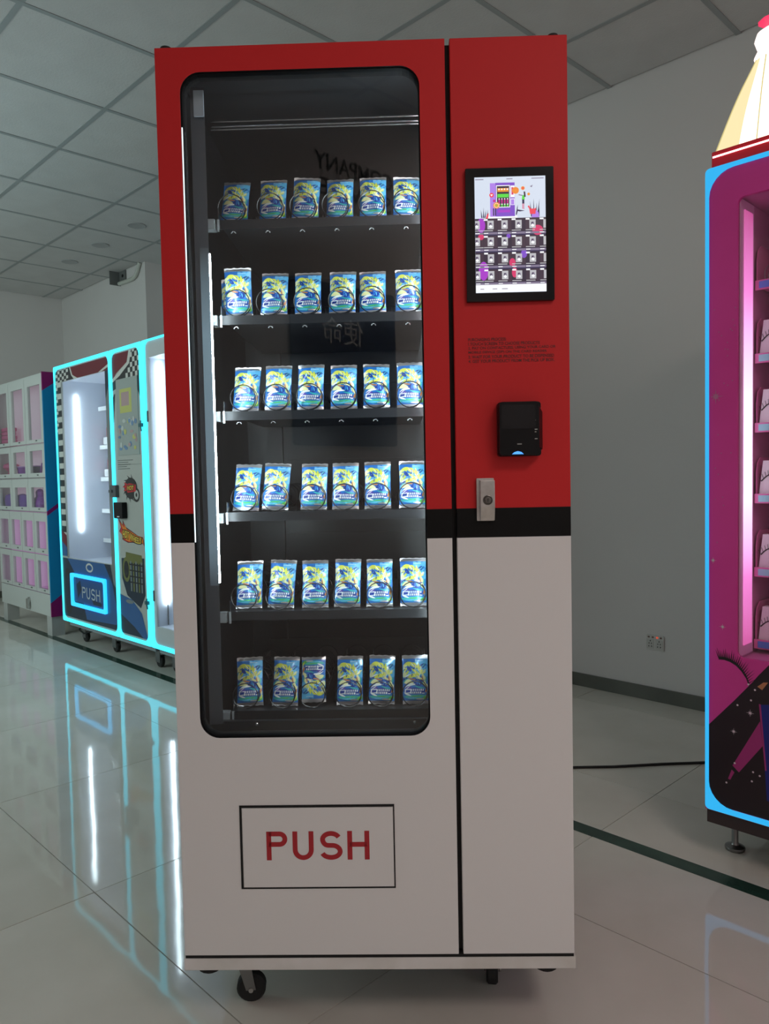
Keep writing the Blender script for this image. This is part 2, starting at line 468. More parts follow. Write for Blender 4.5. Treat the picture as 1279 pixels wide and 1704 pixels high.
# top lip rail and back panel details
mb = MB()
for (y_, z_) in ((0.106, 1.789), (0.112, 1.797), (0.110, 1.806)): mb.tube([(-0.300, y_, z_), (0.120, y_, z_)], 0.0016, 6)
mb.build('top_rail', mat('dark_glossy_rail', (0.35, 0.36, 0.38), 0.25, 0.9), vm)
mb = MB()
mb.box(-0.262, -0.252, 0.600, 0.612, 0.52, 1.86)
for z in (0.75, 0.95, 1.15, 1.35, 1.55, 1.75): mb.box(-0.25, 0.145, 0.606, 0.612, z, z + 0.004)
mb.build('back_panel_rib', BLACKSATIN, vm)
# base plinth and gap
mb = MB().box(-T - 0.003, T + 0.003, 0.004, 0.70, ZB, ZB + 0.0255)
mb.build('base_plinth', noise_tint(mat('worn_white_plinth', (0.8, 0.79, 0.78), 0.5), (0.66, 0.64, 0.60), (0.82, 0.80, 0.79), 7, 4), vm, bevel=0.0015)
MB().box(-T + 0.001, T - 0.001, 0.0025, 0.05, ZB + 0.0256, 0.1842).box(0.150, 0.166, 0.012, 0.04, 0.188, ZT - 0.006).build('door_seal', GAP, vm)
MB().box(-T + 0.002, T - 0.002, 0.008, 0.698, ZB - 0.002, ZB - 0.0001).build('underside', BLACK, vm)
# left door with the window
door = MB().plate(rect(-T, 0.1540, 0.1815 + 0.003, ZT), [rrect(WU0, WU1, WZ0, WZ1, WR, 8)], 0.0, 0.030, 0, 1)
door = door.build('glass_door', [DOOR, BLACK], vm, bevel=0.0012)
MB().ring(rrect(WU0 + 0.0003, WU1 - 0.0003, WZ0 + 0.0003, WZ1 - 0.0003, WR, 8), rrect(WU0 + 0.0022, WU1 - 0.0022, WZ0 + 0.0022, WZ1 - 0.0022, WR - 0.002, 8), 0.004, 0.030).build('window_gasket', BLACK, door)
MB().plate(rrect(WU0 + 0.0015, WU1 - 0.0015, WZ0 + 0.0015, WZ1 - 0.0015, WR - 0.001, 8), [], 0.010, 0.014).build('window_pane', GLASS, door)
LEDEDGE = emitter('led_edge_glow', (0.80, 0.95, 1.0), 1.6)  # glowing strip stands in for LED light caught along the pane edge
MB().box(WU0 + 0.0004, WU0 + 0.0020, 0.0012, 0.0036, 0.985, 1.748).build('edge_glow', LEDEDGE, door)
# push flap
mb = MB().ring(rect(-0.2600, 0.0358, 0.3163, 0.4795), rect(-0.2560, 0.0335, 0.3188, 0.4750), -0.0012, 0.004)
flap = MB().box(-0.2552, 0.0328, -0.0022, 0.004, 0.3196, 0.4742).build('push_flap', WHITE, vm, bevel=0.001)
mb.build('flap_surround', GAP, flap)
mb = MB(); push_letters(mb, -0.1111, 0.4012, 0.1966, 0.0560, -0.0027)
mb.build('lettering', mat('red_letter_print', srgb(178, 34, 44), 0.45), flap)
# right control door
cd = MB().box(0.1628, T, 0.0, 0.030, 0.1845, ZT).build('control_door', DOOR, vm, bevel=0.0015)
BLACKTXT = mat('dark_red_print', (0.10, 0.008, 0.008), 0.5)
mb = MB()
lines = ['PURCHASING PROCESS:', '1.TOUCH SCREEN TO CHOOSE PRODUCTS', '2. PAY ON CONTACTLESS, USING YOUR CARD OR', 'MOBILE DEVICE (ZIP) ON THE CARD READER', '3. WAIT FOR YOUR PRODUCT TO BE DISPENSED', '4. GET YOUR PRODUCT FROM THE PICK UP BOX.']
ws = [0.070, 0.131, 0.160, 0.144, 0.157, 0.158]
for k, (s, w) in enumerate(zip(lines, ws)):
    text_mb(mb, s, 0, 1.3495 - k * 0.0079, w, 0.0058, -0.0006, left=0.1890, bold=0.012)
mb.build('instructions', BLACKTXT, cd)
# touch screen ------------------------------------------------
ts = MB().plate(rrect(0.1872, 0.3464, 1.4165, 1.6550, 0.002, 3), [], -0.009, 0.002).build('touch_screen', BLACKGLOSS, vm, bevel=0.0008)
DX0, DX1, DZ0, DZ1 = 0.2036, 0.3313, 1.4320, 1.6385
SC = [screen_col('sky', 214, 224, 240), screen_col('white', 250, 252, 255), screen_col('purple', 128, 80, 200), screen_col('lilac', 176, 130, 232),
      screen_col('dark', 52, 42, 60), screen_col('orange', 240, 150, 40), screen_col('green', 90, 220, 70), screen_col('magenta', 200, 40, 140),
      screen_col('coral', 240, 70, 90), screen_col('grey', 130, 120, 145), screen_col('pack', 190, 190, 195), screen_col('navy', 50, 45, 80),
      screen_col('violet', 170, 60, 200), screen_col('pinkred', 215, 60, 110), screen_col('cell', 66, 52, 66)]
scr = MB().box(DX0, DX1, -0.0096, -0.0088, DZ0, DZ1)
disp = scr.build('display', SC[0], ts)
pic = MB(); lay = [0]
def sx(x): return DX0 + (x - 140) / 865.0 * (DX1 - DX0)
def sz(y): return DZ1 - (y - 180) / 1405.0 * (DZ1 - DZ0)
def sp_(pts, m):
    lay[0] += 1
    y = -0.0097 - lay[0] * 0.000004
    pp = [(min(max(sx(a), DX0), DX1), min(max(sz(b), DZ0), DZ1)) for a, b in pts]
    tr = tessellate_polygon([[Vector((p[0], p[1], 0)) for p in pp]])
    fs = []
    for t in tr:
        a, b, c = [pp[i] for i in t]
        cr = (b[0] - a[0]) * (c[1] - a[1]) - (b[1] - a[1]) * (c[0] - a[0])
        fs.append(tuple(t) if cr > 0 else (t[0], t[2], t[1]))
    pic.add([(p[0], y, p[1]) for p in pp], fs, m)
def sr(x0, x1, y0, y1, m): sp_([(x0, y0), (x1, y0), (x1, y1), (x0, y1)], m)
def sc_(cx, cy, r, m, ry=None): sp_([(cx + r * math.cos(k * math.pi / 8), cy + (ry or r) * math.sin(k * math.pi / 8)) for k in range(16)], m)
for (a, b) in ((150, 250), (530, 605), (835, 985)): sr(a, b, 203, 213, 9)
sr(300, 660, 655, 682, 1)
for (x, s) in ((225, -1), (262, 1), (245, 0), (285, 1)):
    sp_([(x - 8, 672), (x + 8, 672), (x + s * 14 + 2, 545 + abs(s) * 25)], 11)
for (x, dx, y) in ((835, -22, 480), (860, -2, 450), (885, 10, 500), (905, 26, 455), (920, 8, 540)):
    sp_([(x - 10, 672), (x + 10, 672), (x + dx + 2, y)], 11)
sc_(880, 655, 45, 3, 60); sr(835, 925, 655, 682, 3)
sp_([(785, 545), (805, 535), (822, 575), (870, 575), (888, 565), (880, 640), (815, 640), (805, 575)], 8)
sp_([(270, 682), (300, 682), (310, 610), (285, 640)], 8)
sr(328, 400, 255, 660, 3); sr(395, 630, 252, 660, 2)
sr(403, 572, 283, 552, 1); sr(412, 563, 293, 543, 4)
sr(420, 555, 318, 362, 5); sr(420, 555, 388, 430, 6)
for k in range(4):
    x = 430 + 34 * k
    sr(x, x + 18, 452, 502, 7); sr(x + 3, x + 15, 440, 455, 1); sr(x, x + 18, 512, 541, 6); sr(x, x + 18, 506, 517, 1); sc_(x + 9, 332, 10, 1)
sr(578, 628, 290, 432, 1); sr(590, 615, 310, 400, 13); sr(578, 628, 446, 525, 1); sr(584, 622, 455, 520, 3)
sr(420, 572, 582, 612, 12)
sc_(640, 350, 42, 5); sc_(640, 350, 27, 8); sc_(640, 350, 24, 5); sc_(730, 325, 23, 5); sc_(730, 325, 12, 8); sc_(800, 398, 17, 5)
sc_(405, 525, 40, 5); sc_(405, 525, 28, 1); sc_(405, 525, 24, 5); sc_(405, 525, 10, 6)
sc_(347, 400, 28, 8); sp_([(332, 394), (340, 388), (347, 395), (354, 388), (362, 394), (347, 416)], 1)
sr(362, 376, 560, 650, 11); sr(386, 400, 560, 650, 11); sc_(378, 470, 16, 7)
sp_([(722, 410), (748, 408), (752, 462), (716, 464)], 6); sp_([(738, 365), (758, 368), (764, 430), (744, 435)], 4)
sp_([(678, 398), (724, 408), (724, 420), (676, 408)], 9); sr(720, 746, 462, 512, 11); sr(722, 730, 512, 575, 13); sr(736, 743, 512, 580, 13)
sp_([(640, 640), (655, 560), (668, 520), (662, 580), (750, 598), (690, 606), (665, 600), (650, 650)], 11)
sp_([(815, 305), (850, 288), (838, 318)], 9)
sr(140, 1005, 682, 1492, 4)
for rI in range(4):
    y0 = 686 + rI * 205
    sr(140, 1005, y0 + 160, y0 + 204, 11)
    for cI in range(6):
        x0 = 75 + cI * 171
        sr(max(x0, 142), min(x0 + 166, 1005), y0 + 4, y0 + 148, 14 if (rI + cI) % 3 else 4)
for (x, y, r, m, ry) in ((215, 765, 50, 12, 88), (212, 905, 36, 13, 36), (905, 835, 66, 13, 62), (548, 900, 26, 2, 26), (238, 1320, 60, 12, 115), (592, 1225, 38, 13, 55), (735, 1120, 38, 2, 52), (618, 1345, 34, 13, 62)):
    sc_(x, y, r, m, ry)
for rI in range(4):
    y0 = 686 + rI * 205
    for cI in range(6):
        x0 = 75 + cI * 171
        x1 = min(x0 + 166, 1005)
        xs = max(x0, 142)
        if x0 + 45 < 1005:
            a, b = max(x0 + 45, 142), min(x0 + 122, 1005)
            sr(a, b, y0 + 22, y0 + 126, 10)
            if x0 + 84 < 1000 and x0 + 84 > 150:
                sc_(x0 + 84, y0 + 66, 20, 9); sp_([(x0 + 62, y0 + 95), (x0 + 84, y0 + 70), (x0 + 108, y0 + 92), (x0 + 90, y0 + 112)], 1); sc_(x0 + 80, y0 + 62, 9, 4)
        if x0 > 142: sr(x0, x0 + 48, y0 + 2, y0 + 22, 1)
        sr(xs, min(xs + 112, x1), y0 + 140, y0 + 150, 10)
        sr(xs, x1, y0 + 164, y0 + 190, 9)
        sr(xs, min(xs + 55, x1), y0 + 171, y0 + 180, 1)
sr(140, 1005, 1490, 1585, 1)
for (a, b) in ((195, 240), (345, 400), (460, 530)): sr(a, b, 1538, 1546, 9)
pic.build('screen_picture', SC, disp)
# card reader --------------------------------------------------
cr = MB()
prof = rrect(0.2392, 0.3175, 1.1338, 1.2325, 0.005, 4)
cr.plate(prof, [], -0.018, 0.004)
cr.plate(rrect(0.2402, 0.3120, 1.1350, 1.2318, 0.006, 4), [], -0.032, -0.018)
cr.add([(0.3120, -0.030, 1.150), (0.3120, -0.030, 1.224), (0.3212, -0.012, 1.214), (0.3212, -0.012, 1.146), (0.3175, 0.002, 1.218), (0.3175, 0.002, 1.142), (0.3120, -0.016, 1.228), (0.3120, -0.016, 1.138)],
       [(0, 3, 2, 1), (3, 5, 4, 2), (1, 2, 4, 6), (0, 7, 5, 3)])
crd = cr.build('card_reader', mat('black_reader_plastic', (0.006, 0.006, 0.007), 0.3, spec=0.2), vm, bevel=0.0012)
MB().plate(rrect(0.2445, 0.3050, 1.1830, 1.2265, 0.004, 4), [], -0.0328, -0.0318).build('reader_window', mat('reader_window_gloss', (0.012, 0.012, 0.014), 0.08, spec=0.25), crd)
MB().plate([(0.2622, 1.1370), (0.2832, 1.1370), (0.2790, 1.1408), (0.2727, 1.1425), (0.2665, 1.1408)], [], -0.0332, -0.0318).build('blue_light', emitter('reader_blue_light', srgb(70, 150, 255), 1.6), crd)
mb = MB(); mb.box(0.272, 0.280, -0.0326, -0.0319, 1.1545, 1.1562)
for z, w in ((1.197, 0.002), (1.1805, 0.005), (1.1760, 0.003), (1.1635, 0.005)): mb.box(0.3035, 0.3035 + w, -0.0326, -0.0319, z, z + 0.0016)
mb.build('reader_marks', mat('pale_reader_print', (0.45, 0.45, 0.42), 0.5), crd)['kind'] = 'stuff'
# lock handle --------------------------------------------------
lk = MB().plate(rrect(0.1998, 0.2318, 1.0158, 1.0946, 0.0015, 3), [], -0.007, 0.002).build('lock_handle', STEEL, vm, bevel=0.0008)
MB().add([(0.2055, -0.0072, 1.0905), (0.2320, -0.0072, 1.0905), (0.2320, -0.019, 1.0905), (0.2055, -0.019, 1.0905),
          (0.2055, -0.019, 1.0420), (0.2320, -0.019, 1.0420), (0.2055, -0.012, 1.0165), (0.2320, -0.012, 1.0165), (0.2055, -0.0072, 1.0165), (0.2320, -0.0072, 1.0165)],
         [(0, 3, 2, 1), (3, 4, 5, 2), (4, 6, 7, 5), (6, 8, 9, 7), (0, 8, 6, 4, 3), (1, 2, 5, 7, 9), (0, 1, 9, 8)]).build('grip', STEEL, lk, bevel=0.0008)
mb = MB().lathe([(0.0090, -0.0185), (0.0090, -0.0205), (0.0078, -0.0210), (0.0070, -0.0195), (0.0062, -0.0195), (0.0058, -0.0212), (0.004, -0.0215)], (0.2190, 0, 1.0545), 20, axis='y')
mb.build('key_cylinder', mat('dark_lock_metal', (0.16, 0.15, 0.14), 0.35, 0.8), lk)
MB().box(0.2183, 0.2197, -0.0220, -0.0212, 1.0515, 1.0575).build('keyhole', GAP, lk)
# lifting eyes on top
for (u, w) in ((-0.3606, 0.012), (0.3515, 0.011)):
    MB().lathe([(w, 0.0), (w, 0.007), (w * 0.85, 0.012), (w * 0.4, 0.0145)], (u + (0.004 if u < 0 else 0), 0.014, ZT - 0.006), 16).build('hinge_cap', RUBBER, vm, True)
# casters and levelling feet
def caster(u, y, rz):
    c = MB(); c.box(-0.028, 0.028, -0.028, 0.028, ZB - 0.006, ZB)
    c.lathe([(0.016, ZB - 0.016), (0.018, ZB - 0.006)], n=16)
    for s in (-1, 1): c.add([(-0.016, s * 0.0155 - 0.0015, ZB - 0.016), (0.016, s * 0.0155 - 0.0015, ZB - 0.016), (0.034, s * 0.0155 - 0.0015, 0.030), (0.014, s * 0.0155 - 0.0015, 0.030),
                             (-0.016, s * 0.0155 + 0.0015, ZB - 0.016), (0.016, s * 0.0155 + 0.0015, ZB - 0.016), (0.034, s * 0.0155 + 0.0015, 0.030), (0.014, s * 0.0155 + 0.0015, 0.030)],
                            [(0, 3, 2, 1), (4, 5, 6, 7), (0, 1, 5, 4), (1, 2, 6, 5), (2, 3, 7, 6), (3, 0, 4, 7)])
    o = c.build('caster', mat('caster_fork_steel', (0.25, 0.25, 0.25), 0.35, 0.8), vm, loc=(u, y, 0), rot=(0, 0, rz))
    w = MB().lathe([(0.010, -0.0125), (0.026, -0.0125), (0.0305, -0.008), (0.0305, 0.008), (0.026, 0.0125), (0.010, 0.0125)], (0.024, 0, 0.0305), 24, axis='y')
    w.build('wheel', RUBBER, o, True)
    MB().lathe([(0.005, -0.019), (0.005, 0.019)], (0.024, 0, 0.0305), 8, axis='y').build('axle', STEEL, o)
    return o
caster(-0.300, 0.135, 0.1); caster(0.235, 0.165, 1.45); caster(-0.30, 0.60, 0.3); caster(0.28, 0.60, 0.9)
for (u, y) in ((-0.338, 0.05), (0.328, 0.05), (-0.338, 0.66), (0.328, 0.66)):
    MB().lathe([(0.020, 0.128), (0.024, 0.131), (0.024, 0.136), (0.008, 0.141), (0.007, ZB)], (u, y, 0), 16).build('leveling_foot', RUBBER, vm)
# LED light bars in the two front corners
LEDM = emitter('cool_led_strip', (0.80, 0.94, 1.0), 85.0)
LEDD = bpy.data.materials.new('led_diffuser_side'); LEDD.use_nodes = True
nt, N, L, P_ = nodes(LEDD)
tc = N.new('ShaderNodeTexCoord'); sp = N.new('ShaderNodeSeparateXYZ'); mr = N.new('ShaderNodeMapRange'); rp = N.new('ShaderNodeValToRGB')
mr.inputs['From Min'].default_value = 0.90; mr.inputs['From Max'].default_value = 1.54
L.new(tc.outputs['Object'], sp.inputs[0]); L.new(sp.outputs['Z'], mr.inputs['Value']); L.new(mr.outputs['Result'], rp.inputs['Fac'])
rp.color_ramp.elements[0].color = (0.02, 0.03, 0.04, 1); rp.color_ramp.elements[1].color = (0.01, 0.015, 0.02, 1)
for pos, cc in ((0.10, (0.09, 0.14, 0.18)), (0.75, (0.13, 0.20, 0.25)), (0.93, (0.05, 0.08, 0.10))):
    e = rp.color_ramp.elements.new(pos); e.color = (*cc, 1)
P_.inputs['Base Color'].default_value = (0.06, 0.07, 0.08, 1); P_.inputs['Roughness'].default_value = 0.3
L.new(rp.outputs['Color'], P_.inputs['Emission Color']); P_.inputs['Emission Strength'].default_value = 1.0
for s in (-1, 1):
    cx = -0.3095 if s < 0 else 0.131
    q = lambda x, y: (cx + (x if s < 0 else -x), y)
    b = MB()
    sec = [q(-0.0150, 0.050), q(-0.0150, 0.072), q(0.0085, 0.062), q(0.0105, 0.055)]
    def ext(mbb, sec, z0, z1, m=0):
        n = len(sec)
        mbb.add([(p[0], p[1], z0) for p in sec] + [(p[0], p[1], z1) for p in sec],
                [tuple(range(n))[::-1], tuple(range(n, 2 * n))] + [(i, (i + 1) % n, n + (i + 1) % n, n + i) for i in range(n)], m)
    ext(b, sec, 0.62, 1.845)
    o = b.build('light_bar', ALU if s < 0 else BLACKSATIN, vm)
    d = MB(); ext(d, [q(0.0086, 0.0625), q(0.0106, 0.0550), q(0.0125, 0.058), q(0.0110, 0.066)], *((0.900, 1.535) if s < 0 else (0.780, 1.800)))
    d.build('led_strip', LEDM, o)
    d = MB(); ext(d, [q(-0.006, 0.0516), q(0.0104, 0.0544), q(0.0104, 0.0538), q(-0.006, 0.0510)], 0.895, 1.545)
    d.build('diffuser', LEDD, o)
    MB().box(cx - 0.008, cx + 0.011, 0.046, 0.0495, 1.788, 1.836).build('end_bracket', mat('pale_bracket', (0.42, 0.50, 0.58), 0.4), o)
# front panel under the lowest shelf, with two screws
lp = MB().box(-0.335, 0.142, 0.100, 0.112, 0.512, 0.610).box(-0.243, 0.100, 0.058, 0.060, 0.602, 0.604).build('lower_panel', BLACKSATIN, vm)
for u in (-0.242, 0.079): MB().lathe([(0.0035, 0.0), (0.0035, -0.0015), (0.002, -0.0025)], (u, 0.100, 0.604), 10, axis='y').build('screw', CHROME, lp)
# shelf support uprights with rail brackets
mb = MB()
mb.box(-0.338, -0.326, 0.10, 0.15, 0.56, 1.80).box(0.140, 0.149, 0.10, 0.15, 0.56, 1.80)
mb.build('shelf_upright', BLACKSATIN, vm)
LIPM = GREYTRAY
CLIP = mat('bright_clip', (0.7, 0.75, 0.78), 0.25, 0.7)
coil = MB(); pts = []
turns = 8; pitch = 0.052
for k in range(turns * 22 + 1):
    a = 2 * math.pi * k / 22; t = k / 22
    y = max(0.0, (t - 0.9)) * pitch
    pts.append((0.0262 * math.sin(a), 0.0 + y, 0.0275 - 0.0262 * math.cos(a)))
coil.tube(pts, 0.00105, 4)
COILM = mat('black_coil_wire', (0.012, 0.012, 0.014), 0.3, 0.0)
coil_me = coil.mesh('coil', COILM, True)
SHELF_Z = [1.6205, 1.4310, 1.2395, 1.0345, 0.8310, 0.6245]
TU0, TU1 = -0.2965, 0.1135
LANE = [-0.2640 + 0.0693 * k for k in range(6)]
PU = [[-0.2691, -0.1905, -0.1244, -0.0535, 0.0142, 0.0818], [-0.2630, -0.1927, -0.1230, -0.0530, 0.0096, 0.0831], [-0.2569, -0.1899, -0.1229, -0.0537, 0.0136, 0.0826],
      [-0.2623, -0.2017, -0.1213, -0.0553, 0.0118, 0.0831], [-0.2609, -0.1948, -0.1226, -0.0563, 0.0113, 0.0817], [-0.2645, -0.1916, -0.1309, -0.0553, 0.0107, 0.0829]]
RING_DU = [[-0.002, -0.002, -0.002, -0.008, -0.002, -0.001], [-0.002, -0.007, 0, 0, -0.001, 0], [-0.001, 0, 0, 0, 0, -0.001],
           [0, 0.003, 0, 0, 0, -0.001], [-0.007, -0.002, 0, -0.001, 0, -0.001], [-0.006, -0.003, -0.001, -0.001, -0.001, -0.002]]
for r, z in enumerate(SHELF_Z):
    t = MB()
    t.box(TU0, TU1, 0.128, 0.580, z - 0.0035, z - 0.0005)
    t.box(TU0, TU0 + 0.0015, 0.128, 0.580, z - 0.0005, z + 0.020)
    t.box(TU1 - 0.0015, TU1, 0.128, 0.580, z - 0.0005, z + 0.020)
    t.box(TU0, TU1, 0.576, 0.580, z - 0.0005, z + 0.05)
    for k in range(5):
        xm = (LANE[k] + LANE[k + 1]) / 2
        t.box(xm - 0.0005, xm + 0.0005, 0.175, 0.576, z - 0.0005, z + 0.022)
    sh = t.build('shelf', BLACKSATIN, vm)
    MB().box(TU0, TU1, 0.1225, 0.128, z - 0.0185, z - 0.0003).build('shelf_lip', LIPM, sh)
    for bb in ((TU0 - 0.0255, TU0 - 0.004, 0.112, 0.135, z - 0.021, z - 0.001), (TU1 + 0.002, TU1 + 0.0045, 0.112, 0.135, z - 0.024, z), (TU0, TU0 + 0.004, 0.119, 0.1225, z - 0.024, z)):
        MB().box(*bb).build('rail_bracket', CLIP, sh)
    for k in range(6):
        c = bpy.data.objects.new('coil', coil_me); COL.objects.link(c); c.parent = sh
        c.location = (PU[r][k] + RING_DU[r][k], 0.1335, z)
        mbk = MB(); pp = []
        for q in range(7):
            a = math.pi * (0.05 + 0.9 * q / 6)
            pp.append((0.0045 * math.cos(a), 0.0, 0.0045 * math.sin(a)))
        if r < 3:
            mbk.tube(pp, 0.0011, 5)
            mbk.build('coil_hook', CLIP, sh, loc=(LANE[k] - 0.002, 0.128, z - 0.0265))

# ------------------------------------------------------------------ foil pouches on the shelves
PK = [mat('pouch_blue', srgb(38, 120, 205), 0.3, 0.15, coat=0.5), mat('pouch_silver', (0.62, 0.62, 0.64), 0.28, 0.8), mat('pouch_sky', srgb(96, 185, 232), 0.3, 0.1, coat=0.5),
      mat('pouch_lime', srgb(214, 222, 80), 0.32, 0.05, coat=0.4), mat('pouch_navy', srgb(20, 60, 150), 0.3, 0.1, coat=0.4), mat('pouch_white', srgb(235, 245, 245), 0.3, 0.0, coat=0.4),
      mat('pouch_orange', srgb(200, 130, 70), 0.32, 0.05, coat=0.4), mat('pouch_teal', srgb(60, 185, 180), 0.3, 0.1, coat=0.4), mat('pouch_green', srgb(90, 185, 80), 0.3, 0.05, coat=0.4),
      mat('pouch_purple', srgb(90, 70, 170), 0.3, 0.05, coat=0.4), mat('pouch_cream', srgb(228, 232, 170), 0.32, 0.0, coat=0.4)]
PW, PH, PT = 0.055, 0.101, 0.0085
def pillow(x, z, seed):
    u = min(1.0, abs(2 * x / PW)); v = min(1.0, abs(2 * (z / PH - 0.5)))
    d = PT * (1 - u ** 2.6) * (1 - v ** 4) ** 0.8
    w = noise.noise(Vector((x * 55, z * 40, seed * 7.3))) * 0.0022
    return d + w * (1 - v ** 6) + 0.0016 * math.sin(v * 1.5 + seed) * (v > 0.86)
def side_x(x, z, seed):
    return x * (1 - 0.035 * math.sin(math.pi * z / PH) + 0.012 * noise.noise(Vector((z * 60, seed, x * 20))))
def pouch_meshes(seed):
    b = MB(); nx, nz = 8, 14
    for sgn in (-1, 1):
        g = []
        for j in range(nz + 1):
            z = PH * j / nz
            for i in range(nx + 1):
                x = PW * (i / nx - 0.5)
                g.append((side_x(x, z, seed), sgn * pillow(x, z, seed) * (1 if sgn < 0 else 0.8), z + (0.0012 if (i % 2 and j in (0, nz)) else 0)))
        fs = []; ms = []
        for j in range(nz):
            for i in range(nx):
                a = j * (nx + 1) + i; q = (a, a + 1, a + nx + 2, a + nx + 1)
                fs.append(q if sgn < 0 else q[::-1]); ms.append(1 if j in (0, nz - 1) else 0)
        o = len(b.v); b.v.extend(g)
        for f, m in zip(fs, ms): b.f.append(tuple(k + o for k in f)); b.m.append(m)
    body = b.mesh('foil_body', PK, True)
    a = MB(); lay = [0]
    def shape(pts, m):
        """pts in unit pouch coordinates, x -0.5..0.5, y 0 bottom..1 top"""
        lay[0] += 1
        pp = [(max(-0.495, min(0.495, p[0])) * PW, max(0.075, min(0.925, p[1])) * PH) for p in pts]
        cx = sum(p[0] for p in pp) / len(pp); cz = sum(p[1] for p in pp) / len(pp)
        allp = [(cx, cz)] + [((p[0] + cx) / 2, (p[1] + cz) / 2) for p in pp] + pp
        n = len(pp)
        v = [(side_x(p[0], p[1], seed), -pillow(p[0], p[1], seed) - 0.00025 - lay[0] * 0.000012, p[1]) for p in allp]
        fs = []
        ar = sum(pp[i][0] * pp[(i + 1) % n][1] - pp[(i + 1) % n][0] * pp[i][1] for i in range(n))
        for i in range(n):
            j = (i + 1) % n
            for f in ((0, 1 + i, 1 + j), (1 + i, 1 + n + i, 1 + n + j, 1 + j)):
                fs.append(f if ar > 0 else f[::-1])
        a.add(v, fs, m)
    R = lambda x0, x1, z0, z1: [(x0, z0), ((x0 + x1) / 2, z0), (x1, z0), (x1, (z0 + z1) / 2), (x1, z1), ((x0 + x1) / 2, z1), (x0, z1), (x0, (z0 + z1) / 2)]
    Lf = lambda cx, cz, ln, wd, dg, bd=0.0: [(p[0], p[1] / 1.84) for p in leaf(cx, cz * 1.84, ln, wd, dg, bd)]
    E_ = lambda cx, cz, rx, rz: ellipse(cx, cz, rx, rz, 12)
    shape(R(-0.5, 0.5, 0.08, 0.62), 0)
    shape(R(0.0, 0.5, 0.80, 0.925), 2)
    shape(E_(-0.28, 0.62, 0.26, 0.13), 2); shape(E_(0.36, 0.66, 0.22, 0.12), 2)
    ar_ = random.Random(21)
    # upper half: pale and lime blades with blue petals between
    for p in ((-0.42, 0.74, 0.34, 0.20, 25, 10, .03), (-0.25, 0.785, 0.50, 0.20, 8, 3, .05), (-0.32, 0.66, 0.40, 0.20, 60, 3, .03), (-0.42, 0.60, 0.34, 0.14, 85, 10, 0), (-0.06, 0.78, 0.36, 0.18, -30, 3, .03),
              (-0.22, 0.72, 0.30, 0.13, 125, 4, 0.03), (-0.16, 0.74, 0.24, 0.07, 110, 0, 0), (-0.02, 0.73, 0.26, 0.10, 80, 10, 0), (-0.05, 0.71, 0.22, 0.06, 70, 4, 0), (-0.33, 0.755, 0.20, 0.04, 20, 0, 0),
              (0.30, 0.755, 0.34, 0.15, 48, 4, .03), (0.42, 0.74, 0.26, 0.11, 62, 0, 0), (0.31, 0.77, 0.24, 0.04, 50, 2, 0.01), (0.44, 0.70, 0.26, 0.04, 70, 2, 0), (0.22, 0.82, 0.22, 0.05, 60, 2, 0)):
        shape(Lf(p[0], p[1], p[2], p[3], p[4], p[6]), p[5])
    for k in range(11):   # burst of blades
        dg = 20 + k * 16; ln = 0.34 + 0.10 * ((k * 7) % 3 - 1); an = math.radians(dg)
        shape(Lf(0.20 + 0.5 * ln * math.cos(an), 0.60 + 0.5 * ln * math.sin(an) / 1.84, ln, 0.085 + 0.025 * (k % 2), dg, 0.015), (3, 10, 2, 3, 10)[k % 5])
    for p in ((-0.40, 0.52, 0.34, 0.10, 20, 4, 0), (-0.32, 0.56, 0.36, 0.05, 30, 5, .02), (-0.42, 0.47, 0.26, 0.05, 50, 7, 0), (-0.08, 0.555, 0.50, 0.14, 10, 3, .04), (0.12, 0.545, 0.42, 0.12, 150, 10, .03), (0.04, 0.59, 0.26, 0.06, 60, 3, 0), (-0.12, 0.51, 0.34, 0.06, 168, 6, .02),
              (0.36, 0.54, 0.34, 0.12, 120, 10, .03), (0.28, 0.52, 0.22, 0.05, 100, 6, 0), (0.42, 0.50, 0.26, 0.06, 80, 7, 0), (-0.28, 0.44, 0.34, 0.17, 10, 10, .03), (0.38, 0.42, 0.30, 0.13, 110, 10, .03), (0.44, 0.36, 0.20, 0.06, 80, 10, 0)):
        shape(Lf(p[0], p[1], p[2], p[3], p[4], p[6]), p[5])
    for k in range(22):
        shape(Lf(ar_.uniform(-0.45, 0.45), ar_.uniform(0.40, 0.80), ar_.uniform(0.08, 0.22), ar_.uniform(0.015, 0.035), ar_.uniform(20, 150), 0.01), ar_.choice([4, 4, 2, 5, 3, 7, 0]))
    shape(E_(0.10, 0.43, 0.16, 0.075), 4); shape(Lf(0.08, 0.45, 0.24, 0.08, 80), 0); shape(Lf(0.15, 0.43, 0.18, 0.04, 100), 2); shape(E_(-0.16, 0.425, 0.09, 0.035), 10)
    shape(Lf(-0.18, 0.36, 0.50, 0.09, 12, .06), 5); shape(Lf(0.18, 0.355, 0.46, 0.06, 168, .05), 7); shape(E_(-0.27, 0.325, 0.12, 0.035), 9); shape(Lf(-0.30, 0.33, 0.2, 0.03, 30), 5)
    shape(Lf(-0.04, 0.265, 0.92, 0.24, 0), 4); shape(R(-0.40, 0.34, 0.215, 0.305), 4)
    shape(Lf(-0.05, 0.165, 0.90, 0.17, 2, -.05), 7); shape(Lf(-0.10, 0.135, 0.60, 0.06, 3, -.03), 2); shape(Lf(-0.30, 0.19, 0.30, 0.06, 160), 5); shape(Lf(0.05, 0.17, 0.50, 0.04, 5, -.03), 8)
    shape(Lf(0.38, 0.13, 0.30, 0.13, 20), 8); shape(Lf(0.43, 0.17, 0.20, 0.06, 60), 3); shape(E_(0.20, 0.10, 0.20, 0.016), 1); shape(Lf(0.42, 0.29, 0.26, 0.07, 70), 6); shape(Lf(0.45, 0.24, 0.2, 0.04, 80), 10)
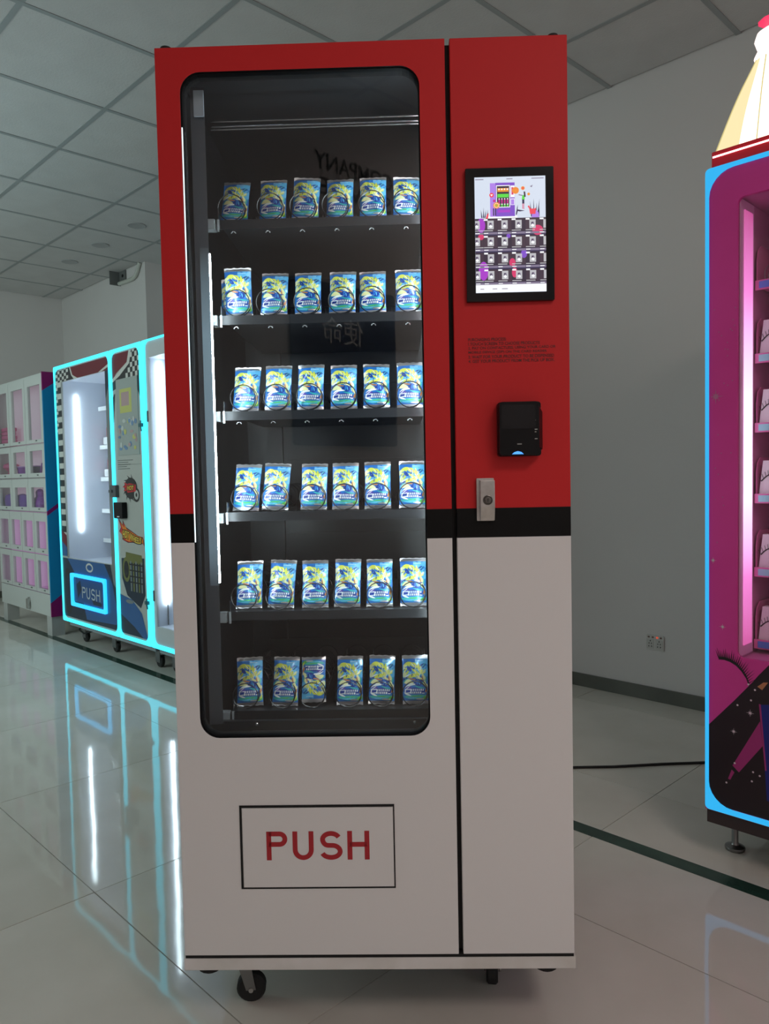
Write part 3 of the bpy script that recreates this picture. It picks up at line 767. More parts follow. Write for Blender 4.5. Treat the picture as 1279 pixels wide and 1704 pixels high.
    # white slanted lettering strokes in two lines under a big initial
    def stroke(x, z, w, h, s=0.25, m=5): shape([(x, z), (x + w, z), (x + w + s * h, z + h), (x + s * h, z + h)], m)
    stroke(-0.44, 0.215, 0.045, 0.085); stroke(-0.42, 0.285, 0.22, 0.020); stroke(-0.44, 0.215, 0.22, 0.018); stroke(-0.22, 0.215, 0.03, 0.085)
    x = -0.17
    for w in (0.05, 0.06, 0.05, 0.06, 0.05, 0.07, 0.05):
        stroke(x, 0.262, w * 0.78, 0.040); x += w + 0.016
    x = -0.20
    for w in (0.06, 0.05, 0.06, 0.05, 0.06, 0.08, 0.12):
        stroke(x, 0.208, w * 0.8, 0.038 if w < 0.1 else 0.016); x += w + 0.014
    for k in range(7): stroke(-0.15 + k * 0.066, 0.274, 0.022, 0.012, m=4); 
    for k in range(5): stroke(-0.17 + k * 0.072, 0.220, 0.022, 0.010, m=4)
    for k in range(6): stroke(0.02 + 0.05 * k, 0.872, 0.02, 0.016, m=5)
    art = a.mesh('printed_art', PK, True)
    return body, art
VARIANTS = [pouch_meshes(s) for s in (1.0, 2.7, 4.1)]
proto = {}
for k, (body, art) in enumerate(VARIANTS):
    pass
rowname = ['top shelf', 'second shelf', 'third shelf', 'fourth shelf', 'fifth shelf', 'bottom shelf']
ordn = ['leftmost', 'second from left', 'third from left', 'fourth from left', 'fifth from left', 'rightmost']
vmM = Matrix.Translation((OX, OY, 0)) @ Matrix.Rotation(ANG, 4, 'Z')
TILT = {(0, 0): 1.5, (0, 2): 3.0, (0, 5): 2.0, (1, 0): -1.5, (2, 4): 1.2, (3, 1): 3.0, (3, 0): 1.5, (4, 1): 2.5, (4, 0): -1.5, (5, 4): 2.0, (5, 0): -2.0}
first = {}
def pouch(name, label, u, y, z, variant, lean, tilt, yaw, flip=False, s=1.0):
    body, art = VARIANTS[variant]
    if variant not in first:
        root = thing(name, label, 'pouch', group='foil pouches on the machine shelves')
        for nm, me in (('foil_body', body), ('printed_art', art)):
            o = bpy.data.objects.new(nm, me); COL.objects.link(o); o.parent = root
        first[variant] = root
    else:
        root = first[variant].copy(); COL.objects.link(root)
        for ch in list(first[variant].children):
            c = ch.copy(); COL.objects.link(c); c.parent = root
        root['label'] = label
    M = vmM @ Matrix.Translation((u, y, z)) @ Matrix.Rotation(yaw, 4, 'Z') @ Matrix.Rotation(-lean, 4, 'X') @ Matrix.Rotation(tilt, 4, 'Y')
    if flip: M = M @ Matrix.Translation((0, 0, PH)) @ Matrix.Rotation(math.pi, 4, 'Y')
    root.matrix_world = M @ Matrix.Scale(s, 4)
    return root
for r in range(6):
    for k in range(6):
        flip = (r == 5 and k == 2)
        what = 'upside-down blue foil pouch' if flip else 'blue foil pouch'
        lab = f'{what}, {ordn[k]} on the {rowname[r]} of the red machine'
        if r == 1 and k == 0: lab = 'front blue foil pouch, leftmost on the second shelf of the red machine'
        t = TILT.get((r, k), rnd.uniform(-0.8, 0.8))
        lean = math.radians(19 + rnd.uniform(-2, 2))
        sc = 1.0
        if (r, k) == (1, 0): lean = math.radians(4); sc = 1.0
        if flip: sc = 0.93
        z = SHELF_Z[r] + 0.0004 + abs(math.sin(math.radians(t))) * PW / 2
        pouch('foil_pouch', lab, PU[r][k], 0.150, z, (r * 5 + k * 2 + (r * k) % 3) % 3, lean, math.radians(t), rnd.uniform(-0.06, 0.06), flip, sc)
pouch('foil_pouch', 'blue foil pouch half hidden behind the leftmost pouch on the second shelf', -0.288, 0.215, SHELF_Z[1] + 0.0004, 1, math.radians(12), 0, 0.1)

# ------------------------------------------------------------------ helper for cabinets along the row
def shell(mb, x0, x1, y0, y1, z0, z1, t=0.02, m=0):
    mb.box(x0, x0 + t, y0, y1, z0, z1, m).box(x1 - t, x1, y0, y1, z0, z1, m).box(x0 + t, x1 - t, y1 - t, y1, z0, z1, m)
    mb.box(x0 + t, x1 - t, y0, y1 - t, z1 - t, z1, m).box(x0 + t, x1 - t, y0, y1 - t, z0, z0 + t, m)
    return mb
NEON = emitter('cyan_neon', (0.03, 0.60, 0.80), 2.5)
NEONR = emitter('blue_neon', srgb(40, 176, 238), 1.05)
LEDWHITE = emitter('white_led_tube', (0.76, 0.93, 1.0), 19.0)
LINER = mat('white_liner', (0.70, 0.74, 0.86), 0.5)
def foot(parent, x, y, ztop, mt=RUBBER):
    MB().lathe([(0.026, 0.0), (0.028, 0.004), (0.027, 0.010), (0.012, 0.016), (0.009, 0.022), (0.009, ztop)], (x, y, 0), 16).build('leveling_foot', mt, parent, True)

# ------------------------------------------------------------------ neon racing machine (second from left)
FY = 2.029
rm = thing('racing_machine', 'cyan neon edged toy vending machine with checkered racing wrap', 'vending machine', (-4.64, FY, 0))
ox = 4.64
def rx(x): return x + ox
DEP = 0.70
mb = shell(MB(), rx(-5.283), rx(-4.008), 0.012, DEP, 0.150, 1.880)
mb.build('cabinet', mat('blue_side_panel', srgb(60, 150, 190), 0.45), rm)
WINX0, WINX1, WINZ0, WINZ1 = rx(-5.176), rx(-4.497), 0.590, 1.772
fp = MB().plate(rect(rx(-5.283), rx(-4.418), 0.150, 1.880), [rect(WINX0, WINX1, WINZ0, WINZ1)], 0.0, 0.012)
WRAPW = mat('silver_wrap', srgb(176, 178, 172), 0.4)
fd = fp.build('door', WRAPW, rm)
MB().plate(rect(WINX0 + 0.001, WINX1 - 0.001, WINZ0 + 0.001, WINZ1 - 0.001), [], 0.004, 0.008).build('window_pane', GLASS, fd)
cp = MB().plate(rect(rx(-4.418), rx(-4.008), 0.150, 1.880), [], 0.0, 0.012).build('control_panel', WRAPW, rm)
mb = MB()
mb.box(WINX0 - 0.01, WINX0, 0.012, 0.62, WINZ0 - 0.03, WINZ1 + 0.02).box(WINX1 + 0.03, WINX1 + 0.04, 0.012, 0.62, WINZ0 - 0.03, WINZ1 + 0.02)
mb.box(WINX0, WINX1 + 0.03, 0.61, 0.62, WINZ0 - 0.03, WINZ1 + 0.02).box(WINX0, WINX1 + 0.03, 0.012, 0.61, WINZ1 + 0.01, WINZ1 + 0.02).box(WINX0, WINX1 + 0.03, 0.012, 0.61, WINZ0 - 0.03, WINZ0 - 0.02)
mb.build('inner_liner', LINER, rm)
for (x, nm) in ((WINX0 + 0.006, 'led_tube'), (WINX1 + 0.024, 'led_tube')):
    MB().tube([(x, 0.10, 0.765), (x, 0.10, 1.69)], 0.009, 8).build(nm, LEDWHITE, rm)
# shelves and packs inside
WSH = mat('white_shelf', (0.75, 0.77, 0.8), 0.4)
for k, z in enumerate((1.61, 1.345, 1.125, 0.905, 0.70)):
    t = MB().box(WINX0 + 0.012, WINX1 + 0.028, 0.250, 0.60, z - 0.004, z).box(WINX0 + 0.012, WINX1 + 0.028, 0.245, 0.250, z - 0.022, z + 0.006)
    t.build('shelf', WSH, rm)
REDP = mat('red_pack_card', srgb(200, 40, 60), 0.4); WHP = mat('white_pack_card', (0.8, 0.8, 0.82), 0.4)
for z, kk in ((1.345, 'upper'), (1.125, 'lower')):
    for j in range(2):
        t = thing('toy_pack', f'{"red" if j == 0 else "white"} toy pack on the {kk} shelf inside the cyan neon machine', 'toy pack', (-5.10 + 0.13 * j, FY + 0.29, z + 0.0005), 0, 'toy packs inside the neon machine')
        MB().box(-0.045, 0.045, 0.0, 0.004, 0, 0.13).build('backing_card', WHP if j else REDP, t)
        MB().plate(rrect(-0.035, 0.035, 0.01, 0.06, 0.01, 4), [], -0.03, 0.0).build('blister', REDP if j else WHP, t, bevel=0.003)
# neon borders
def neon_frame(parent, x0, x1, z0, z1, w, r, mt, name='neon_border', y0=-0.006, y1=0.0):
    MB().ring(rrect(x0, x1, z0, z1, 0.012, 6), rrect(x0 + w[0], x1 - w[1], z0 + w[2], z1 - w[3], r, 6), y0, y1).build(name, mt, parent)
neon_frame(rm, rx(-5.285), rx(-4.4175), 0.152, 1.882, (0.015, 0.019, 0.021, 0.020), 0.05, NEON)
neon_frame(rm, rx(-4.4170), rx(-4.0075), 0.152, 1.882, (0.019, 0.034, 0.021, 0.020), 0.05, NEON)
# printed wrap: checker squares, red and blue artwork
CHK = mat('checker_black', (0.02, 0.02, 0.022), 0.4); CHW = mat('checker_white', srgb(205, 205, 198), 0.4); MAROON = mat('maroon_wrap', srgb(112, 30, 42), 0.4)
WBLUE = mat('car_blue_wrap', srgb(38, 92, 150), 0.3); WNAVY = mat('dark_navy_wrap', srgb(28, 44, 62), 0.35); WGREY = mat('grey_wrap', srgb(120, 128, 128), 0.4); WOLIVE = mat('olive_wrap', srgb(110, 112, 60), 0.4)
WM = [CHK, CHW, MAROON, WBLUE, WNAVY, WGREY, WOLIVE]
def clip(poly, x0, x1, z0, z1):
    for ax, lim, sg in ((0, x0, 1), (0, x1, -1), (1, z0, 1), (1, z1, -1)):
        out = []
        for i in range(len(poly)):
            a, b = poly[i - 1], poly[i]
            ia, ib = (a[ax] - lim) * sg >= 0, (b[ax] - lim) * sg >= 0
            if ia != ib:
                t = (lim - a[ax]) / (b[ax] - a[ax]); out.append((a[0] + t * (b[0] - a[0]), a[1] + t * (b[1] - a[1])))
            if ib: out.append(b)
        poly = out
        if len(poly) < 3: return []
    return poly
class Print:
    def __init__(self, x0, x1, z0, z1, y=0.0, step=0.00006):
        self.b = (x0, x1, z0, z1); self.mb = MB(); self.y = y; self.k = 0; self.step = step
    def poly(self, pts, m, hole=None):
        pts = clip(list(pts), *self.b)
        if hole: pts = pts
        if len(pts) < 3: return
        self.k += 1
        y = self.y - 0.0003 - self.k * self.step
        tr = tessellate_polygon([[Vector((p[0], p[1], 0)) for p in pts]])
        fs = []
        for t in tr:
            a, b, c = [pts[i] for i in t]
            cr = (b[0] - a[0]) * (c[1] - a[1]) - (b[1] - a[1]) * (c[0] - a[0])
            fs.append(tuple(t) if cr > 0 else (t[0], t[2], t[1]))
        self.mb.add([(p[0], y, p[1]) for p in pts], fs, m)
# left door print: top band, left margin, lower panel
DOORX0, DOORX1 = rx(-5.262), rx(-4.437)
a = Print(DOORX0, DOORX1, WINZ1 + 0.001, 1.853)
a.poly(rect(DOORX0, DOORX1, WINZ1, 1.86), 2)
a.poly([(rx(-5.27), 1.87), (rx(-5.02), 1.87), (rx(-4.98), 1.80), (rx(-4.88), 1.765), (rx(-5.27), 1.765)], 1)
a.poly([(rx(-5.27), 1.87), (rx(-5.035), 1.87), (rx(-5.00), 1.80), (rx(-4.95), 1.765), (rx(-5.27), 1.765)], 0)
for i in range(7):
    for j in range(5):
        if (i + j) % 2 == 0 and i < 6 - j * 0.2: a.poly(rect(rx(-5.26) + i * 0.036, rx(-5.26) + i * 0.036 + 0.034, 1.765 + j * 0.021, 1.765 + j * 0.021 + 0.020), 1)
a.poly([(rx(-4.62), 1.765), (rx(-4.40), 1.82), (rx(-4.40), 1.80), (rx(-4.58), 1.765)], 1)
p1 = a
b = Print(DOORX0, WINX0 - 0.001, 0.60, WINZ1 + 0.001)
b.poly(rect(DOORX0, WINX0, 0.6, 1.78), 0)
for j in range(16):
    b.poly(rect(DOORX0 + 0.012, WINX0, 1.74 - j * 0.078, 1.74 - j * 0.078 + 0.036), 1)
for j in range(9):
    b.poly(rect(DOORX0, DOORX0 + 0.03, 1.76 - j * 0.04, 1.76 - j * 0.04 + 0.02), 1)
b.poly(rect(DOORX0, WINX0, 0.60, 0.70), 3); b.poly([(DOORX0, 0.70), (WINX0, 0.66), (WINX0, 0.74), (DOORX0, 0.78)], 2)
c = Print(DOORX0, DOORX1, 0.186, WINZ0 - 0.004)
c.poly(rect(DOORX0, DOORX1, 0.18, 0.60), 4)
c.poly([(rx(-5.20), 0.60), (rx(-4.62), 0.60), (rx(-4.50), 0.47), (rx(-4.44), 0.30), (rx(-4.44), 0.22), (rx(-4.9), 0.20), (rx(-5.0), 0.44)], 3)
c.poly(ellipse(rx(-5.19), 0.36, 0.07, 0.16), 0); c.poly(ellipse(rx(-5.19), 0.36, 0.045, 0.11), 4)
c.poly(ellipse(rx(-4.83), 0.545, 0.055, 0.03), 1); c.poly(ellipse(rx(-4.83), 0.545, 0.04, 0.018), 3)
c.poly([(rx(-4.52), 0.60), (rx(-4.44), 0.60), (rx(-4.44), 0.44), (rx(-4.48), 0.47)], 5)
d = Print(WINX1 + 0.001, DOORX1, WINZ0 - 0.004, WINZ1 + 0.001)
d.poly(rect(WINX1, DOORX1, 0.58, 1.78), 5); d.poly([(WINX1, 1.60), (DOORX1, 1.70), (DOORX1, 1.78), (WINX1, 1.78)], 4)
for q in (a, b, c, d): q.mb.build('racing_print', WM, fd)
# control panel print
CX0, CX1 = rx(-4.395), rx(-4.036)
a = Print(CX0, CX1, 0.186, 1.853)
a.poly([(CX0, 1.86), (rx(-4.16), 1.86), (rx(-4.20), 1.79), (rx(-4.34), 1.74), (CX0, 1.70)], 2)
a.poly([(rx(-4.17), 1.86), (rx(-4.14), 1.86), (rx(-4.17), 1.78), (rx(-4.30), 1.72), (CX0, 1.69), (CX0, 1.71), (rx(-4.32), 1.74), (rx(-4.20), 1.79)], 1)
a.poly([(rx(-4.14), 1.86), (CX1, 1.86), (CX1, 1.55), (rx(-4.12), 1.70), (CX0, 1.64), (CX0, 1.69), (rx(-4.30), 1.72), (rx(-4.17), 1.78)], 0)
for i in range(9):
    for j in range(6):
        x = rx(-4.28) + i * 0.03; z = 1.70 + j * 0.028
        if (i + j) % 2 == 0 and x > rx(-4.30) + (6 - j) * 0.012 + j * 0.028: a.poly(rect(x, x + 0.028, z, z + 0.027), 1)
a.poly([(CX0, 1.45), (CX0 + 0.03, 1.62), (CX0 + 0.02, 1.62), (CX0, 1.60)], 0)
a.mb.build('racing_print', WM, cp)
a = Print(CX0, CX1, 0.186, 1.853)
# olive engine and the blue car nose
a.poly([(rx(-4.36), 0.64), (rx(-4.07), 0.655), (rx(-4.07), 0.44), (rx(-4.13), 0.36), (rx(-4.30), 0.42), (rx(-4.36), 0.52)], 4)
a.poly([(rx(-4.30), 0.68), (rx(-4.10), 0.67), (rx(-4.09), 0.62), (rx(-4.31), 0.62)], 6)
a.poly(ellipse(rx(-4.30), 0.575, 0.05, 0.075), 6); a.poly(ellipse(rx(-4.30), 0.575, 0.032, 0.052), 0)
for k in range(5): a.poly(rect(rx(-4.25) + k * 0.034, rx(-4.25) + k * 0.034 + 0.016, 0.45, 0.63), 6 if k % 2 else 5)
for k in range(4): a.poly(rect(rx(-4.26), rx(-4.08), 0.50 + k * 0.035, 0.508 + k * 0.035), 0)
a.poly([(CX0, 0.42), (rx(-4.24), 0.40), (rx(-4.12), 0.33), (rx(-4.05), 0.18), (CX0, 0.18)], 3)
a.poly([(CX0, 0.30), (rx(-4.22), 0.24), (rx(-4.10), 0.18), (CX0, 0.18)], 4)
a.poly(ellipse(rx(-4.27), 0.385, 0.05, 0.012), 5)
a.mb.build('racing_print', WM, cp)
# poster screen on the control panel
sc2 = MB().plate(rect(rx(-4.345), rx(-4.075), 1.253, 1.700), [], -0.004, 0.0).build('display_poster', mat('pale_poster', srgb(160, 168, 164), 0.35), cp)
a = Print(rx(-4.34), rx(-4.08), 1.26, 1.695, -0.004)
PM = [mat('poster_yellow', srgb(190, 190, 110), 0.5), mat('poster_blue', srgb(110, 140, 175), 0.5), mat('poster_rose', srgb(178, 150, 150), 0.5), mat('poster_white', srgb(190, 196, 192), 0.5)]
a.poly(rect(rx(-4.30), rx(-4.15), 1.50, 1.64), 0); a.poly(rect(rx(-4.28), rx(-4.18), 1.54, 1.62), 2)
pr = random.Random(3)
for k in range(26):
    x = rx(pr.uniform(-4.32, -4.10)); z = pr.uniform(1.29, 1.46)
    a.poly(ellipse(x, z, pr.uniform(0.01, 0.024), pr.uniform(0.008, 0.018), 8), pr.choice([0, 1, 2, 3, 1]))
a.mb.build('poster_print', PM, sc2)
mb = MB()
for k in range(5): mb.box(rx(-4.365), rx(-4.365) + (0.20, 0.14, 0.17, 0.12, 0.16)[k], -0.0006, -0.0002, 1.222 - k * 0.0125, 1.2255 - k * 0.0125)
mb.box(rx(-4.365), rx(-4.06), -0.0006, -0.0002, 1.197, 1.1985)
mb.build('instructions', mat('grey_print', srgb(90, 95, 92), 0.5), cp)
# round flame logo and flame word logo
LM = [mat('logo_black', (0.02, 0.02, 0.02), 0.4), mat('logo_orange', srgb(226, 130, 30), 0.4), mat('logo_red', srgb(196, 40, 40), 0.4), mat('logo_yellow', srgb(235, 200, 70), 0.4), mat('logo_silver', srgb(176, 178, 172), 0.4)]
a = Print(rx(-4.40), rx(-4.04), 0.6, 1.2)
lx, lz = rx(-4.205), 1.058
def flame(pr_, cx, cz, w, h, m):  # a flame sweeping to the left
    pr_.poly([(cx + w * .5, cz - h * .35), (cx + w * .5, cz + h * .35), (cx, cz + h * .5), (cx - w * .2, cz + h * .42), (cx - w * .5, cz + h * .62), (cx - w * .38, cz + h * .28), (cx - w * .62, cz + h * .12), (cx - w * .36, cz), (cx - w * .55, cz - h * .3), (cx - w * .25, cz - h * .3), (cx - w * .2, cz - h * .5)], m)
for k in range(9):
    an = math.radians(60 + k * 30)
    a.poly([(lx + 0.055 * math.cos(an - .3), lz + 0.055 * math.sin(an - .3)), (lx + 0.055 * math.cos(an + .3), lz + 0.055 * math.sin(an + .3)), (lx + 0.108 * math.cos(an + .45), lz + 0.085 * math.sin(an + .45))], 0)

a.poly(ellipse(lx, lz, 0.083, 0.063, 20), 0)
a.poly(ellipse(lx + 0.068, lz - 0.038, 0.042, 0.042, 16), 0); a.poly(ellipse(lx + 0.068, lz - 0.038, 0.028, 0.028, 14), 4); a.poly(ellipse(lx + 0.068, lz - 0.038, 0.012, 0.012, 10), 0)
flame(a, lx - 0.012, lz + 0.002, 0.15, 0.056, 2); flame(a, lx - 0.008, lz + 0.002, 0.125, 0.044, 2)
text_mb(a.mb, 'HOT', lx - 0.002, lz + 0.003, 0.094, 0.038, -0.0025, 0, bold=0.09, slant=0.2)
text_mb(a.mb, 'HOT', lx - 0.002, lz + 0.003, 0.080, 0.026, -0.0026, 3, bold=0.02, slant=0.2)
wx, wz = rx(-4.222), 0.770
def wave(x, z):
    return x, z * (1.0 - 0.25 * x / 0.15) - 0.016 * math.sin(x / 0.15 * 2.6)
base = [(0.155, -0.045), (0.15, 0.0), (0.14, 0.022), (0.08, 0.032), (0.0, 0.035), (-0.07, 0.035), (-0.10, 0.062), (-0.105, 0.04), (-0.16, 0.075), (-0.125, 0.03), (-0.15, 0.015), (-0.12, 0.0), (-0.10, -0.03), (-0.04, -0.038), (0.02, -0.022), (0.09, -0.018), (0.14, -0.022)]
a.poly([(wx + p[0] * 1.03, wz + wave(*p)[1] * 1.12) for p in base], 0); a.poly([(wx + p[0], wz + wave(*p)[1]) for p in base], 2)
a.poly([(wx + 0.01 + p[0] * 0.9, wz + wave(*p)[1] * 0.85) for p in base], 1)
text_mb(a.mb, 'HOT WHEELS', wx + 0.012, wz, 0.247, 0.052, -0.0026, 0, bold=0.09, slant=0.15, warp=wave)
text_mb(a.mb, 'HOT WHEELS', wx + 0.012, wz, 0.235, 0.040, -0.0028, 3, bold=0.02, slant=0.15, warp=wave)
a.mb.build('flame_logo', LM, cp)
# card reader, latch, hinges
o = MB().plate(rrect(rx(-4.375), rx(-4.262), 0.880, 0.976, 0.008, 3), [], -0.032, 0.0).build('card_reader', BLACKGLOSS, cp, bevel=0.002)
MB().box(rx(-4.33), rx(-4.30), -0.033, -0.0318, 0.888, 0.894).build('reader_light', mat('pale_reader_light', (0.7, 0.75, 0.8), 0.4), o)
MB().plate(rrect(rx(-4.437), rx(-4.362), 1.005, 1.078, 0.004, 3), [], -0.022, 0.0).box(rx(-4.44), rx(-4.40), -0.030, -0.022, 1.034, 1.050).build('latch', mat('grey_latch', (0.10, 0.11, 0.12), 0.4), cp)
for z in (1.44, 0.43):
    MB().box(rx(-4.045), rx(-4.010), -0.020, -0.007, z - 0.035, z - 0.015).tube([(rx(-4.02), -0.018, z + 0.0), (rx(-4.02), -0.020, z - 0.03), (rx(-4.015), -0.018, z - 0.06)], 0.005, 6).build('hinge', mat('teal_hinge', (0.03, 0.12, 0.14), 0.4), cp)
# neon push flap
pf = MB().plate(rrect(rx(-5.075), rx(-4.635), 0.305, 0.462, 0.006, 3), [], -0.003, 0.0).build('push_flap', mat('blue_flap', srgb(40, 84, 140), 0.3), rm)
neon_frame(pf, rx(-5.118), rx(-4.580), 0.272, 0.492, (0.026, 0.026, 0.022, 0.022), 0.02, emitter('azure_neon', (0.02, 0.46, 0.95), 1.7), 'neon_border', -0.014, 0.0)
mb = MB(); push_letters(mb, rx(-4.815), 0.375, 0.275, 0.075, -0.0036, bold=0.13)
mb.build('lettering', mat('silver_letters', srgb(190, 196, 200), 0.35), pf)
a = Print(rx(-5.07), rx(-4.64), 0.305, 0.462, -0.003)
a.poly([(rx(-5.04), 0.42), (rx(-4.98), 0.45), (rx(-4.96), 0.39), (rx(-5.02), 0.33)], 4); a.mb.build('flap_print', WM, pf)
a = Print(rx(-5.07), rx(-4.64), 0.305, 0.462, -0.003)
a.poly([(rx(-4.80), 0.34), (rx(-4.66), 0.33), (rx(-4.66), 0.31), (rx(-4.78), 0.31)], 4)
a.mb.build('flap_print', WM, pf)
MB().box(rx(-5.26), rx(-4.03), 0.03, DEP, 0.115, 0.150).build('base_plinth', mat('steel_grey_base', (0.3, 0.32, 0.33), 0.4), rm)
def small_caster(parent, x, y, ztop):
    o = MB().box(x - 0.03, x + 0.03, y - 0.025, y + 0.025, ztop - 0.006, ztop).box(x - 0.018, x + 0.034, y - 0.017, y - 0.013, 0.03, ztop - 0.004).box(x - 0.018, x + 0.034, y + 0.013, y + 0.017, 0.03, ztop - 0.004).build('caster', mat('caster_fork_steel'), parent)
    MB().lathe([(0.012, -0.012), (0.030, -0.012), (0.035, -0.007), (0.035, 0.007), (0.030, 0.012), (0.012, 0.012)], (x + 0.012, y, 0.035), 18, axis='y').build('wheel', RUBBER, o, True)
for x in (-5.17, -4.70, -4.12):
    for y in (0.10, 0.60): small_caster(rm, rx(x), y, 0.115)
MB().tube([(rx(-5.22), 0.10, 0.115), (rx(-5.18), 0.06, 0.085), (rx(-5.08), 0.05, 0.075), (rx(-4.98), 0.07, 0.10), (rx(-4.94), 0.10, 0.115)], 0.006, 6).build('power_lead', RUBBER, rm, True)

# ------------------------------------------------------------------ white neon machine (third, mostly behind the red one)
wm = thing('white_neon_machine', 'white vending machine with glowing interior and cyan neon edge behind red machine', 'vending machine', (-3.45, FY, 0))
ox = 3.45
shell(MB(), rx(-4.003), rx(-2.90), 0.012, 0.70, 0.150, 1.880).build('cabinet', WHITE, wm)
V0, V1, VZ0, VZ1 = rx(-3.940), rx(-3.33), 0.277, 1.782
wd_ = MB().plate(rect(rx(-4.003), rx(-2.90), 0.150, 1.880), [rect(V0, V1, VZ0, VZ1)], 0.0, 0.012).build('door', mat('pale_grey_door', (0.55, 0.57, 0.58), 0.4), wm)
MB().plate(rect(V0 + 0.001, V1 - 0.001, VZ0 + 0.001, VZ1 - 0.001), [], 0.004, 0.008).build('window_pane', GLASS, wd_)
mb = MB()
mb.box(V0 - 0.01, V0, 0.012, 0.60, VZ0 - 0.01, VZ1 + 0.01).box(V1, V1 + 0.01, 0.012, 0.60, VZ0 - 0.01, VZ1 + 0.01).box(V0, V1, 0.59, 0.60, VZ0 - 0.01, VZ1 + 0.01).box(V0, V1, 0.012, 0.59, VZ1, VZ1 + 0.01).box(V0, V1, 0.012, 0.59, VZ0 - 0.01, VZ0)
mb.build('inner_liner', LINER, wm)
MB().tube([(V0 + 0.010, 0.065, 0.40), (V0 + 0.010, 0.065, 1.755)], 0.010, 8).build('led_tube', LEDWHITE, wm)
MB().tube([(V0 + 0.008, 0.065, 0.28), (V0 + 0.008, 0.065, 0.395)], 0.004, 6).build('light_cable', mat('grey_cable', (0.1, 0.1, 0.12), 0.5), wm)
for z in (1.45, 1.20, 0.95, 0.70, 0.45): MB().box(V0 + 0.05, V1, 0.25, 0.58, z - 0.004, z).box(V0 + 0.05, V1, 0.245, 0.25, z - 0.02, z + 0.005).build('shelf', WSH, wm)
neon_frame(wm, rx(-4.0065), rx(-2.90), 0.152, 1.882, (0.034, 0.026, 0.024, 0.010), 0.04, NEON)
MB().box(rx(-3.98), rx(-2.92), 0.03, 0.70, 0.115, 0.150).build('base_plinth', mat('steel_grey_base'), wm)
for x in (-3.92, -2.98):
    for y in (0.10, 0.60): small_caster(wm, rx(x), y, 0.115)
foot(wm, rx(-3.74), 0.05, 0.115, CHROME)
for z in (1.46, 0.45): MB().box(V0 - 0.045, V0 - 0.02, -0.004, 0.0, z - 0.03, z + 0.03).build('hinge', mat('grey_latch'), wd_)

# ------------------------------------------------------------------ white locker cabinet (far left)
lc = thing('locker_cabinet', 'white parcel locker cabinet with pink lit window doors and blue side', 'locker', (-6.03, FY, 0))
ox = 6.03
LX0, LX1 = rx(-6.556), rx(-5.508)
SIDEB = bpy.data.materials.new('blue_magenta_side'); SIDEB.use_nodes = True
nt, N, L, P_ = nodes(SIDEB)
tc = N.new('ShaderNodeTexCoord'); sp = N.new('ShaderNodeSeparateXYZ'); rp = N.new('ShaderNodeValToRGB'); ad = N.new('ShaderNodeMath'); ad.operation = 'MULTIPLY_ADD'
ad.inputs[1].default_value = 0.5
mm = N.new('ShaderNodeMath'); mm.operation = 'MULTIPLY'; mm.inputs[1].default_value = -0.35
L.new(tc.outputs['Object'], sp.inputs[0]); L.new(sp.outputs['Y'], mm.inputs[0]); L.new(sp.outputs['Z'], ad.inputs[0]); L.new(mm.outputs[0], ad.inputs[2]); L.new(ad.outputs[0], rp.inputs['Fac'])
rp.color_ramp.interpolation = 'CONSTANT'
mg = (*srgb(150, 26, 110), 1); bl = (*srgb(28, 150, 205), 1)
rp.color_ramp.elements[0].color = mg
for pos, cc in ((0.118, bl), (0.430, mg), (0.447, bl), (0.875, mg)):
    e = rp.color_ramp.elements.new(pos) if pos != 0.118 else rp.color_ramp.elements[1]
    e.position = pos; e.color = cc
L.new(rp.outputs['Color'], P_.inputs['Base Color']); P_.inputs['Roughness'].default_value = 0.4
LW = mat('locker_white', (0.60, 0.62, 0.59), 0.4)
LFRONT = 0.0
mb = MB()
mb.box(LX0, LX0 + 0.02, 0.022, 0.62, 0.141, 1.882).box(LX0 + 0.02, LX1 - 0.012, 0.60, 0.62, 0.141, 1.882).box(LX0 + 0.02, LX1 - 0.012, 0.022, 0.60, 1.862, 1.882).box(LX0 + 0.02, LX1 - 0.012, 0.022, 0.60, 0.141, 0.16)
mb.build('cabinet', LW, lc)
MB().box(LX1 - 0.012, LX1, 0.0, 0.62, 0.141, 1.882).build('side_panel', SIDEB, lc)
PINKB = emitter('pink_glow_panel', srgb(226, 150, 222), 0.34, (0.5, 0.38, 0.5));  # weak glow put on the back panels in place of compartment lights
PALEB = emitter('pale_glow_panel', srgb(220, 178, 206), 0.27, (0.5, 0.45, 0.5))
rows_ = [(1.384, 1.862, 3, 1.412, 1.80), (1.137, 1.380, 3, 1.172, 1.333), (0.891, 1.133, 3, 0.922, 1.068), (0.586, 0.887, 4, 0.624, 0.822), (0.302, 0.582, 4, 0.330, 0.535)]
CUP = mat('purple_cup', srgb(140, 40, 170), 0.35); PLUSH = mat('violet_plush', srgb(118, 66, 170), 0.8); PINKM = mat('pink_parcel', srgb(206, 60, 130), 0.5)
pr = random.Random(5)
mbp = MB()
for (z0, z1, n, wz0_, wz1_) in rows_: mbp.box(LX0 + 0.02, LX1 - 0.012, 0.03, 0.55, z0 - 0.006, z0 + 0.002)
mbp.box(LX0 + 0.02, LX1 - 0.012, 0.022, 0.60, 0.16, 0.168)
mbp.build('shelf', LW, lc)
